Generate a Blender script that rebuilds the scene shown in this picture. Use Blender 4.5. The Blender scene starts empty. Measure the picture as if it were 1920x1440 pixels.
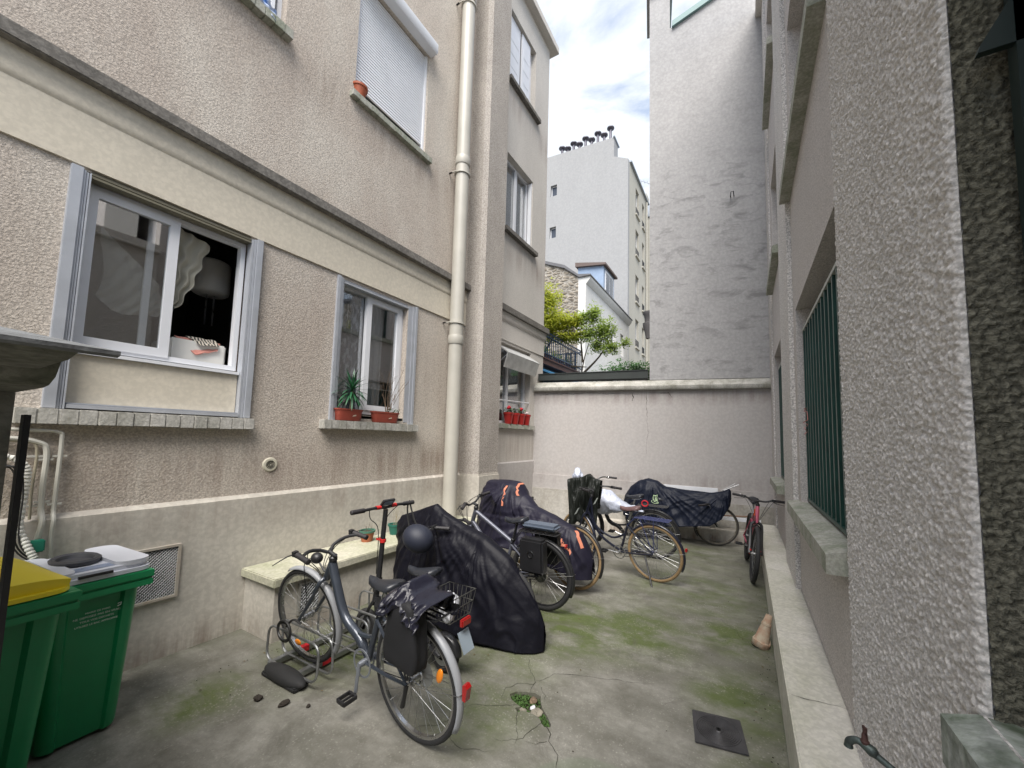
import bpy, bmesh, math, random
import numpy as np
from mathutils import Vector, Matrix, noise
random.seed(7)
R_=math.radians; PI=math.pi
scn=bpy.context.scene; COL=scn.collection
# ---------------------------------------------------------------- camera
cd=bpy.data.cameras.new('camera'); cam=bpy.data.objects.new('camera',cd); COL.objects.link(cam); scn.camera=cam
cd.sensor_width=36; cd.lens=721/1920*36; cd.shift_x=-38/1920; cd.shift_y=46/1920; cd.clip_start=.02; cd.clip_end=500
_y=Vector((400,-66,-721)).normalized(); _z=Vector((220,9166,-721)); _z=(_z-_y*_z.dot(_y)).normalized(); _x=_y.cross(_z)
cam.matrix_world=Matrix.Translation((0,0,1.68)) @ Matrix((_x,_y,_z)).to_4x4()
# ---------------------------------------------------------------- light
SUN_EL,SUN_AZ=55,160      # azimuth clockwise from +Y
w=bpy.data.worlds.new("World"); scn.world=w; w.use_nodes=True
nt=w.node_tree; nt.nodes.clear()
def N(nt,t,**k):
    n=nt.nodes.new(t)
    for a,b in k.items(): setattr(n,a,b)
    return n
out=N(nt,'ShaderNodeOutputWorld'); bg=N(nt,'ShaderNodeBackground'); bg.inputs[1].default_value=.12
sky=N(nt,'ShaderNodeTexSky',sky_type='NISHITA',sun_disc=False); sky.sun_elevation=R_(SUN_EL); sky.sun_rotation=R_(SUN_AZ)
sky.air_density=1.0; sky.dust_density=.6
tc=N(nt,'ShaderNodeTexCoord'); mp=N(nt,'ShaderNodeMapping'); mp.inputs['Scale'].default_value=(1,1,2.2); mp.inputs['Location'].default_value=(.52,.1,.31)
nz=N(nt,'ShaderNodeTexNoise'); nz.inputs['Scale'].default_value=2.3; nz.inputs['Detail'].default_value=9; nz.inputs['Roughness'].default_value=.58; nz.inputs['Distortion'].default_value=.35
cr=N(nt,'ShaderNodeValToRGB'); cr.color_ramp.elements[0].position=.41; cr.color_ramp.elements[1].position=.53
cr.color_ramp.elements[0].color=(.14,.14,.14,1); cr.color_ramp.elements[1].color=(1,1,1,1)
cl=N(nt,'ShaderNodeMixRGB'); cl.inputs[1].default_value=(1,1,1,1); cl.inputs[2].default_value=(3.5,3.72,4.0,1)
nt.links.new(tc.outputs['Generated'],mp.inputs[0]); nt.links.new(mp.outputs[0],nz.inputs['Vector']); nt.links.new(nz.outputs[0],cr.inputs[0])
nt.links.new(cr.outputs[0],cl.inputs[0]); nt.links.new(sky.outputs[0],cl.inputs[1]); nt.links.new(cl.outputs[0],bg.inputs[0]); nt.links.new(bg.outputs[0],out.inputs[0])
sd=bpy.data.lights.new('sun','SUN'); sd.energy=3.1; sd.angle=R_(42); sd.color=(1,.95,.885)
sun=bpy.data.objects.new('sun',sd); COL.objects.link(sun)
a=R_(SUN_AZ); e=R_(SUN_EL); sv=Vector((math.sin(a)*math.cos(e),math.cos(a)*math.cos(e),math.sin(e)))
sun.rotation_euler=sv.to_track_quat('Z','Y').to_euler(); sun.location=(0,-5,20)
vs=scn.view_settings; vs.view_transform='Standard'; vs.look='None'; vs.exposure=1.28; vs.gamma=1
scn.render.engine='CYCLES'; scn.cycles.max_bounces=8; scn.cycles.diffuse_bounces=5; scn.cycles.transparent_max_bounces=12
# ---------------------------------------------------------------- helpers
class MB:
    def __init__(s): s.v=[]; s.f=[]; s.sm=[]
    def add(s,vs,fs,smooth=False,M=None):
        b=len(s.v)
        for p in vs:
            p=Vector(p)
            if M is not None: p=M@p
            s.v.append(p)
        for f in fs: s.f.append([i+b for i in f]); s.sm.append(smooth)
        return s
    def box(s,x0,x1,y0,y1,z0,z1,M=None,b=0.0):
        if x0>x1:x0,x1=x1,x0
        if y0>y1:y0,y1=y1,y0
        if z0>z1:z0,z1=z1,z0
        if b<=0:
            vs=[(x,y,z) for z in(z0,z1) for y in(y0,y1) for x in(x0,x1)]
            return s.add(vs,[(0,2,3,1),(4,5,7,6),(0,1,5,4),(2,6,7,3),(0,4,6,2),(1,3,7,5)],M=M)
        bm=bmesh.new(); bmesh.ops.create_cube(bm,size=1)
        for v in bm.verts: v.co=Vector(((x0+x1)/2+v.co.x*(x1-x0),(y0+y1)/2+v.co.y*(y1-y0),(z0+z1)/2+v.co.z*(z1-z0)))
        bmesh.ops.bevel(bm,geom=bm.edges[:],offset=b,segments=2,affect='EDGES')
        bm.verts.index_update()
        s.add([v.co.copy() for v in bm.verts],[[v.index for v in f.verts] for f in bm.faces],True if b>.02 else False,M=M); bm.free(); return s
    def tube(s,path,r,n=8,closed=False,cap=True,M=None,sq=None):
        P=[Vector(p) for p in path]; m=len(P)
        rs=r if isinstance(r,(list,tuple)) else [r]*m
        T=[]
        for i in range(m):
            if closed: t=P[(i+1)%m]-P[i-1]
            else: t=P[min(i+1,m-1)]-P[max(i-1,0)]
            T.append(t.normalized() if t.length>1e-9 else Vector((0,0,1)))
        u=T[0].orthogonal().normalized()
        if abs(T[0].z)<.9: u=T[0].cross(Vector((0,0,1))).normalized()
        vs=[];fs=[]
        for i in range(m):
            u=(u-T[i]*u.dot(T[i])); u=u.normalized() if u.length>1e-6 else T[i].orthogonal().normalized()
            w_=T[i].cross(u)
            for k in range(n):
                a=2*PI*k/n; ru=rs[i]; rw=rs[i]*(sq if sq else 1)
                vs.append(P[i]+u*math.cos(a)*ru+w_*math.sin(a)*rw)
        mm=m if closed else m-1
        for i in range(mm):
            j=(i+1)%m
            for k in range(n):
                k2=(k+1)%n; fs.append((i*n+k,i*n+k2,j*n+k2,j*n+k))
        s.add(vs,fs,True,M=M)
        if cap and not closed:
            s.add(vs[:n],[list(range(n))[::-1]],M=M); s.add(vs[-n:],[list(range(n))],M=M)
        return s
    def lathe(s,prof,n=24,M=None,cap=False,smooth=True):
        vs=[];fs=[]
        for (r,z) in prof:
            for k in range(n):
                a=2*PI*k/n; vs.append((r*math.cos(a),r*math.sin(a),z))
        for i in range(len(prof)-1):
            for k in range(n):
                k2=(k+1)%n; fs.append((i*n+k,i*n+k2,(i+1)*n+k2,(i+1)*n+k))
        if cap: fs.append(list(range(n))[::-1]); fs.append([len(vs)-n+k for k in range(n)])
        return s.add(vs,fs,smooth,M=M)
    def prism(s,poly,h0,h1,ax='z',M=None,smooth=False):
        # poly 2D pts; extruded along ax. ax='y': poly=(x,z); ax='x': poly=(y,z); ax='z': (x,y)
        def mk(p,h): return {'z':(p[0],p[1],h),'y':(p[0],h,p[1]),'x':(h,p[0],p[1])}[ax]
        n=len(poly); vs=[mk(p,h0) for p in poly]+[mk(p,h1) for p in poly]
        fs=[list(range(n))[::-1],[n+i for i in range(n)]]
        s.add(vs,fs,M=M); s.add(vs,[(i,(i+1)%n,n+(i+1)%n,n+i) for i in range(n)],smooth,M=M); return s
    def ell(s,c,r,n=16,m=10,M=None,jit=0):
        vs=[];fs=[]
        for i in range(m+1):
            ph=PI*i/m
            for k in range(n):
                a=2*PI*k/n; q=Vector((math.sin(ph)*math.cos(a),math.sin(ph)*math.sin(a),math.cos(ph)))
                d=1+jit*noise.noise(q*2.3+Vector(c)*7) if jit else 1
                vs.append(Vector(c)+Vector((q.x*r[0],q.y*r[1],q.z*r[2]))*d)
        for i in range(m):
            for k in range(n):
                k2=(k+1)%n; fs.append((i*n+k,(i+1)*n+k,(i+1)*n+k2,i*n+k2))
        return s.add(vs,fs,True,M=M)
    def build(s,name,mat,parent=None,local=False,recalc=True,sharp=40):
        me=bpy.data.meshes.new(name); vs=s.v
        if parent is not None and not local:
            Mi=wm(parent).inverted(); vs=[Mi@p for p in vs]
        me.from_pydata([tuple(p) for p in vs],[],s.f); me.polygons.foreach_set('use_smooth',s.sm)
        bm=bmesh.new(); bm.from_mesh(me); bmesh.ops.remove_doubles(bm,verts=bm.verts,dist=1e-5)
        if recalc: bmesh.ops.recalc_face_normals(bm,faces=bm.faces)
        bm.to_mesh(me); bm.free()
        try: me.set_sharp_from_angle(angle=R_(sharp))
        except Exception: pass
        if mat: me.materials.append(mat)
        o=bpy.data.objects.new(name,me); COL.objects.link(o)
        if parent is not None: o.parent=parent
        return o
def wm(o):
    m=Matrix.Identity(4)
    while o is not None: m=o.matrix_basis@m; o=o.parent
    return m
def tag(o,label=None,cat=None,group=None,kind=None):
    for k,v in (('label',label),('category',cat),('group',group),('kind',kind)):
        if v: o[k]=v
    return o
def thing(name,label,cat,loc=(0,0,0),rz=0,group=None,rx=0,ry=0):
    o=bpy.data.objects.new(name,None); COL.objects.link(o); o.empty_display_size=.1
    o.location=loc; o.rotation_euler=(rx,ry,rz); tag(o,label,cat,group); return o
# ---------------------------------------------------------------- materials
MATS={}
def mat(name,col,rough=.6,metal=0,bump=0,bscale=200,var=0,vscale=4,spec=.5,coat=0,bdist=.002,trans=0,col2=None,emit=None,sheen=0):
    if name in MATS: return MATS[name]
    m=bpy.data.materials.new(name); m.use_nodes=True; nt=m.node_tree; b=nt.nodes['Principled BSDF']
    b.inputs['Base Color'].default_value=(*col,1); b.inputs['Roughness'].default_value=rough; b.inputs['Metallic'].default_value=metal
    b.inputs['Specular IOR Level'].default_value=spec; b.inputs['Coat Weight'].default_value=coat; b.inputs['Transmission Weight'].default_value=trans
    if sheen: b.inputs['Sheen Weight'].default_value=sheen
    t=N(nt,'ShaderNodeTexCoord')
    if var or col2:
        nz=N(nt,'ShaderNodeTexNoise'); nz.inputs['Scale'].default_value=vscale; nz.inputs['Detail'].default_value=8; nz.inputs['Roughness'].default_value=.6
        nt.links.new(t.outputs['Object'],nz.inputs['Vector'])
        r=N(nt,'ShaderNodeValToRGB'); r.color_ramp.elements[0].position=.35; r.color_ramp.elements[1].position=.65
        c2=col2 if col2 else tuple(c*(1-var) for c in col)
        r.color_ramp.elements[0].color=(*c2,1); r.color_ramp.elements[1].color=(*col,1)
        nt.links.new(nz.outputs[0],r.inputs[0]); nt.links.new(r.outputs[0],b.inputs['Base Color'])
        mr=N(nt,'ShaderNodeMapRange'); mr.inputs[3].default_value=max(0,rough-.08); mr.inputs[4].default_value=min(1,rough+.1)
        nt.links.new(nz.outputs[0],mr.inputs[0]); nt.links.new(mr.outputs[0],b.inputs['Roughness'])
    if bump:
        n2=N(nt,'ShaderNodeTexNoise'); n2.inputs['Scale'].default_value=bscale; n2.inputs['Detail'].default_value=4
        nt.links.new(t.outputs['Object'],n2.inputs['Vector'])
        bp=N(nt,'ShaderNodeBump'); bp.inputs['Strength'].default_value=bump; bp.inputs['Distance'].default_value=bdist
        nt.links.new(n2.outputs[0],bp.inputs['Height']); nt.links.new(bp.outputs[0],b.inputs['Normal'])
    MATS[name]=m; return m
def stucco(name,col,grain=90,bump=.6,dist=.006,dirt=.35,dirtcol=None,crev=.55,cracks=0,rough=.92,stainscale=.9,peel=0,zd=()):
    m=bpy.data.materials.new(name); m.use_nodes=True; nt=m.node_tree; b=nt.nodes['Principled BSDF']; L=nt.links.new
    b.inputs['Roughness'].default_value=rough; b.inputs['Specular IOR Level'].default_value=.25
    t=N(nt,'ShaderNodeTexCoord')
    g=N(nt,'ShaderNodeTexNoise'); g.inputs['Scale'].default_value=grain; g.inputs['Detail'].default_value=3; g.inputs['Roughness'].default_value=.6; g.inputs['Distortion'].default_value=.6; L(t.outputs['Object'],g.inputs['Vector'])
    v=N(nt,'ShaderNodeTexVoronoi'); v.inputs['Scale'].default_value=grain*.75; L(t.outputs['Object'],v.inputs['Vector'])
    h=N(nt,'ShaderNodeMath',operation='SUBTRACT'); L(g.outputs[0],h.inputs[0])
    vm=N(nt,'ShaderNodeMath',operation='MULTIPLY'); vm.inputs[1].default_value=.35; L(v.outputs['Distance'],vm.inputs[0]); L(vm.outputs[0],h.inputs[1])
    # stains: large noise, stretched vertically
    mp=N(nt,'ShaderNodeMapping'); mp.inputs['Scale'].default_value=(1,1,.45); L(t.outputs['Object'],mp.inputs[0])
    s=N(nt,'ShaderNodeTexNoise'); s.inputs['Scale'].default_value=stainscale; s.inputs['Detail'].default_value=10; s.inputs['Roughness'].default_value=.68; s.inputs['Distortion'].default_value=.3; L(mp.outputs[0],s.inputs['Vector'])
    r1=N(nt,'ShaderNodeValToRGB'); r1.color_ramp.elements[0].position=.36; r1.color_ramp.elements[1].position=.62
    dc=dirtcol or tuple(c*.62 for c in col)
    r1.color_ramp.elements[0].color=(*[a_*dirt+b_*(1-dirt) for a_,b_ in zip(dc,col)],1); r1.color_ramp.elements[1].color=(*col,1)
    L(s.outputs[0],r1.inputs[0])
    r2=N(nt,'ShaderNodeMapRange'); r2.inputs[1].default_value=.2; r2.inputs[2].default_value=.48; r2.inputs[3].default_value=1-crev; r2.inputs[4].default_value=1.06; L(h.outputs[0],r2.inputs[0])  # crevice dirt plus relief shade painted into the colour where the grain is low
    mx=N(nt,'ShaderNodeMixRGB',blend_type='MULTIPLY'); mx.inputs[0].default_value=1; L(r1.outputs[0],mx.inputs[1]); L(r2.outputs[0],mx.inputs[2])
    last=mx.outputs[0]
    bp=N(nt,'ShaderNodeBump'); bp.inputs['Strength'].default_value=bump; bp.inputs['Distance'].default_value=dist; L(h.outputs[0],bp.inputs['Height'])
    nrm=bp.outputs[0]
    # runoff streaks and grime bands at given heights
    mps=N(nt,'ShaderNodeMapping'); mps.inputs['Scale'].default_value=(7,7,.35); L(t.outputs['Object'],mps.inputs[0])
    st=N(nt,'ShaderNodeTexNoise'); st.inputs['Scale'].default_value=1; st.inputs['Detail'].default_value=6; st.inputs['Roughness'].default_value=.65; L(mps.outputs[0],st.inputs['Vector'])
    sx0=N(nt,'ShaderNodeSeparateXYZ'); L(t.outputs['Object'],sx0.inputs[0])
    for (zc,zr,zs) in zd:
        q1=N(nt,'ShaderNodeMath',operation='SUBTRACT'); L(sx0.outputs[2],q1.inputs[0]); q1.inputs[1].default_value=zc
        q2=N(nt,'ShaderNodeMath',operation='ABSOLUTE'); L(q1.outputs[0],q2.inputs[0])
        q3=N(nt,'ShaderNodeMapRange'); q3.inputs[1].default_value=0; q3.inputs[2].default_value=zr; q3.inputs[3].default_value=zs; q3.inputs[4].default_value=0; q3.interpolation_type='SMOOTHSTEP'; L(q2.outputs[0],q3.inputs[0])
        q4=N(nt,'ShaderNodeMapRange'); q4.inputs[1].default_value=.36; q4.inputs[2].default_value=.62; L(st.outputs[0],q4.inputs[0])
        q6=N(nt,'ShaderNodeMapRange'); q6.inputs[1].default_value=.38; q6.inputs[2].default_value=.60; q6.inputs[3].default_value=.25; L(s.outputs[0],q6.inputs[0])
        q5=N(nt,'ShaderNodeMath',operation='MULTIPLY'); L(q3.outputs[0],q5.inputs[0]); L(q4.outputs[0],q5.inputs[1])
        q7=N(nt,'ShaderNodeMath',operation='MULTIPLY'); L(q5.outputs[0],q7.inputs[0]); L(q6.outputs[0],q7.inputs[1])
        mz=N(nt,'ShaderNodeMixRGB',blend_type='MULTIPLY'); L(q7.outputs[0],mz.inputs[0]); L(last,mz.inputs[1]); mz.inputs[2].default_value=(.50,.43,.40,1); last=mz.outputs[0]
    if peel:   # old render: worn patches stretched sideways, with hairline cracks
        mp2=N(nt,'ShaderNodeMapping'); mp2.inputs['Scale'].default_value=(1,1,2.6); L(t.outputs['Object'],mp2.inputs[0])
        p=N(nt,'ShaderNodeTexNoise'); p.inputs['Scale'].default_value=2.2; p.inputs['Detail'].default_value=12; p.inputs['Roughness'].default_value=.7; p.inputs['Distortion'].default_value=.5; L(mp2.outputs[0],p.inputs['Vector'])
        sx=N(nt,'ShaderNodeSeparateXYZ'); L(t.outputs['Object'],sx.inputs[0])
        hz=N(nt,'ShaderNodeMapRange'); hz.inputs[1].default_value=6.4; hz.inputs[2].default_value=7.6; hz.inputs[3].default_value=1; hz.inputs[4].default_value=.25; L(sx.outputs[2],hz.inputs[0])
        r3=N(nt,'ShaderNodeMapRange'); r3.inputs[1].default_value=.52; r3.inputs[2].default_value=.66; r3.inputs[3].default_value=0; r3.inputs[4].default_value=peel; L(p.outputs[0],r3.inputs[0])
        mu=N(nt,'ShaderNodeMath',operation='MULTIPLY'); L(r3.outputs[0],mu.inputs[0]); L(hz.outputs[0],mu.inputs[1])
        mx2=N(nt,'ShaderNodeMixRGB'); mx2.inputs[2].default_value=(*[c*.55 for c in col],1); L(mu.outputs[0],mx2.inputs[0]); L(last,mx2.inputs[1]); last=mx2.outputs[0]
        b2=N(nt,'ShaderNodeBump'); b2.inputs['Strength'].default_value=.35; b2.inputs['Distance'].default_value=.012; L(p.outputs[0],b2.inputs['Height']); L(nrm,b2.inputs['Normal']); nrm=b2.outputs[0]
    L(last,b.inputs['Base Color']); L(nrm,b.inputs['Normal'])
    MATS[name]=m; return m
def glass(name='window_glass',tint=(.95,.97,.98),rough=.02):
    if name in MATS: return MATS[name]
    m=bpy.data.materials.new(name); m.use_nodes=True; nt=m.node_tree; nt.nodes.clear(); L=nt.links.new
    o=N(nt,'ShaderNodeOutputMaterial'); mix=N(nt,'ShaderNodeMixShader'); tr=N(nt,'ShaderNodeBsdfTransparent'); gl=N(nt,'ShaderNodeBsdfGlossy'); lw=N(nt,'ShaderNodeLayerWeight'); lw.inputs[0].default_value=.35; fr=N(nt,'ShaderNodeMapRange'); fr.inputs[3].default_value=.22; fr.inputs[4].default_value=.75; nt.links.new(lw.outputs['Facing'],fr.inputs[0])
    tr.inputs[0].default_value=(*tint,1); gl.inputs['Roughness'].default_value=rough
    L(fr.outputs[0],mix.inputs[0]); L(tr.outputs[0],mix.inputs[1]); L(gl.outputs[0],mix.inputs[2]); L(mix.outputs[0],o.inputs[0]); MATS[name]=m; return m
def sheer(name,col,alpha,lace=0):
    m=bpy.data.materials.new(name); m.use_nodes=True; nt=m.node_tree; b=nt.nodes['Principled BSDF']
    b.inputs['Base Color'].default_value=(*col,1); b.inputs['Roughness'].default_value=.9; b.inputs['Alpha'].default_value=alpha
    if lace:
        t=N(nt,'ShaderNodeTexCoord'); mp=N(nt,'ShaderNodeMapping'); mp.inputs['Scale'].default_value=(1,1,.5); v=N(nt,'ShaderNodeTexNoise'); v.inputs['Scale'].default_value=22; v.inputs['Detail'].default_value=5; r=N(nt,'ShaderNodeMapRange'); r.inputs[1].default_value=.5; r.inputs[2].default_value=.6; r.inputs[3].default_value=alpha*.5; r.inputs[4].default_value=min(1,alpha*1.7)
        nt.links.new(t.outputs['Object'],mp.inputs[0]); nt.links.new(mp.outputs[0],v.inputs['Vector']); nt.links.new(v.outputs[0],r.inputs[0]); nt.links.new(r.outputs[0],b.inputs['Alpha'])
    MATS[name]=m; return m
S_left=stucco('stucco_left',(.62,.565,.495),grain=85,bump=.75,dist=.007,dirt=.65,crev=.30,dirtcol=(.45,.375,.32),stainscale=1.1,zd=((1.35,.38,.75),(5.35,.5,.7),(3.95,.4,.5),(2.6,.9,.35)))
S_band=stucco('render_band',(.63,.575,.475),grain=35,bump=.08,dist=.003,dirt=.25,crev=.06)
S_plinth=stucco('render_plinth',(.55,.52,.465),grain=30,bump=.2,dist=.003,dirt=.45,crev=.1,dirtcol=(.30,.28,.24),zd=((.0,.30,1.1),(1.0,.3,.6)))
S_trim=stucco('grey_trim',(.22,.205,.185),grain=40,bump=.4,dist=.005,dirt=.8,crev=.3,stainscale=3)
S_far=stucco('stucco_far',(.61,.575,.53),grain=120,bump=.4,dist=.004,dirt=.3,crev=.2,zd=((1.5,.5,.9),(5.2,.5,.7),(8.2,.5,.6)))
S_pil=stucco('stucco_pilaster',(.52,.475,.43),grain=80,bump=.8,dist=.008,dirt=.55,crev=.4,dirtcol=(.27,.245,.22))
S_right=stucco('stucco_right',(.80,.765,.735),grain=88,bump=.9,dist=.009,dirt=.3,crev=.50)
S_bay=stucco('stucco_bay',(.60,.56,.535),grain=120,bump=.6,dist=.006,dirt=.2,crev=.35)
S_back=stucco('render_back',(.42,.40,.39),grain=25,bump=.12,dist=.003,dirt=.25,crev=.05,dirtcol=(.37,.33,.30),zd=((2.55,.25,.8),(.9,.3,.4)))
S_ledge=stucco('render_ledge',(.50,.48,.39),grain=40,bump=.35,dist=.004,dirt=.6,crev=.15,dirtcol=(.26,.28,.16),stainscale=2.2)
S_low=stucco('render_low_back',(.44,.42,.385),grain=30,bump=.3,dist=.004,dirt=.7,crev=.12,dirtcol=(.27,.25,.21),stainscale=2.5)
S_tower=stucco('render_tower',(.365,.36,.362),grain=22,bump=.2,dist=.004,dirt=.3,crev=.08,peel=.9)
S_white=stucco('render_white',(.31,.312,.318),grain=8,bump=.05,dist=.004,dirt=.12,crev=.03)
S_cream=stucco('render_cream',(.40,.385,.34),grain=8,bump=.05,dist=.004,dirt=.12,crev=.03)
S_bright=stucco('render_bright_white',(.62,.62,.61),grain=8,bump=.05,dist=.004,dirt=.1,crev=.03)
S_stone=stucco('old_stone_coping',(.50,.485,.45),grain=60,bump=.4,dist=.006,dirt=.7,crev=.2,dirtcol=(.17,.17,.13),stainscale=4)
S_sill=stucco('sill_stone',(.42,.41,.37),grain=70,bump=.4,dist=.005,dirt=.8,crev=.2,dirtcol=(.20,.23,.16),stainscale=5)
S_dark=stucco('stucco_reveal_dirt_shade',(.20,.19,.15),grain=90,bump=1.0,dist=.010,dirt=.6,crev=.55,dirtcol=(.10,.095,.06))  # dirty reveal render, with its shade painted in as a darker base colour
ALU=mat('painted_aluminium',(.46,.48,.52),.45,.3,var=.12,vscale=6)
PVC=mat('white_pvc',(.72,.73,.76),.35,var=.06)
GLASS=glass()
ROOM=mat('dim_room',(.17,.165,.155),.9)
BLACK=mat('black_plastic',(.018,.018,.02),.42,bump=.1,bscale=300,var=.3)
RUB=mat('rubber',(.022,.022,.023),.75,bump=.3,bscale=350,var=.3,vscale=12)
CHROME=mat('dull_chrome',(.55,.55,.55),.28,1,var=.2,vscale=20)
STEEL=mat('galvanised_steel',(.42,.43,.44),.42,.9,var=.3,vscale=15)
DRED=mat('rust',(.22,.08,.04),.8,var=.4,vscale=25)
# ---------------------------------------------------------------- wall with openings
def cells(mb,xa,xb,ya,yb,za,zb,holes,axis='y'):
    """solid wall slab; plane coords (u=along,z). axis 'y': u=Y, thickness X(xa..xb). Only outer faces."""
    us=sorted({ya,yb,*[h[0] for h in holes],*[h[1] for h in holes]}); us=[u for u in us if ya<=u<=yb]
    zs=sorted({za,zb,*[h[2] for h in holes],*[h[3] for h in holes]}); zs=[z for z in zs if za<=z<=zb]
    def solid(i,j):
        if i<0 or j<0 or i>=len(us)-1 or j>=len(zs)-1: return False
        u=(us[i]+us[i+1])/2; z=(zs[j]+zs[j+1])/2
        return not any(h[0]<u<h[1] and h[2]<z<h[3] for h in holes)
    def q(*p):
        vs=[(t,u,z) if axis=='y' else (u,t,z) for (t,u,z) in p]; mb.add(vs,[(0,1,2,3)])
    for i in range(len(us)-1):
        for j in range(len(zs)-1):
            if not solid(i,j): continue
            u0,u1,z0,z1=us[i],us[i+1],zs[j],zs[j+1]
            q((xa,u0,z0),(xa,u1,z0),(xa,u1,z1),(xa,u0,z1)); q((xb,u0,z0),(xb,u0,z1),(xb,u1,z1),(xb,u1,z0))
            if not solid(i-1,j): q((xa,u0,z0),(xa,u0,z1),(xb,u0,z1),(xb,u0,z0))
            if not solid(i+1,j): q((xa,u1,z0),(xb,u1,z0),(xb,u1,z1),(xa,u1,z1))
            if not solid(i,j-1): q((xa,u0,z0),(xb,u0,z0),(xb,u1,z0),(xa,u1,z0))
            if not solid(i,j+1): q((xa,u0,z1),(xa,u1,z1),(xb,u1,z1),(xb,u0,z1))
    return mb
def frame_rect(mb,x0,x1,y0,y1,z0,z1,t,tb=None):
    """rectangular sash frame in a Y-Z plane"""
    tb=tb or t
    mb.box(x0,x1,y0,y0+t,z0,z1); mb.box(x0,x1,y1-t,y1,z0,z1); mb.box(x0,x1,y0+t,y1-t,z1-t,z1); mb.box(x0,x1,y0+t,y1-t,z0,z0+tb); return mb
def brick_sill(mb,x0,x1,y0,y1,z0,z1,step=.085,dirn=1):
    y=y0; rnd=random.Random(int(y0*100))
    while y<y1-1e-4:
        e=min(y+step,y1); j=rnd.uniform(-.003,.003)
        mb.box(x0,x1+j,y+.0015,e-.0015,z0+rnd.uniform(-.004,.002),z1+rnd.uniform(-.002,.002),b=.004); y=e
    mb.box(x0,x1-.006,y0+.003,y1-.003,z0+.006,z1-.006)
    return mb
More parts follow.
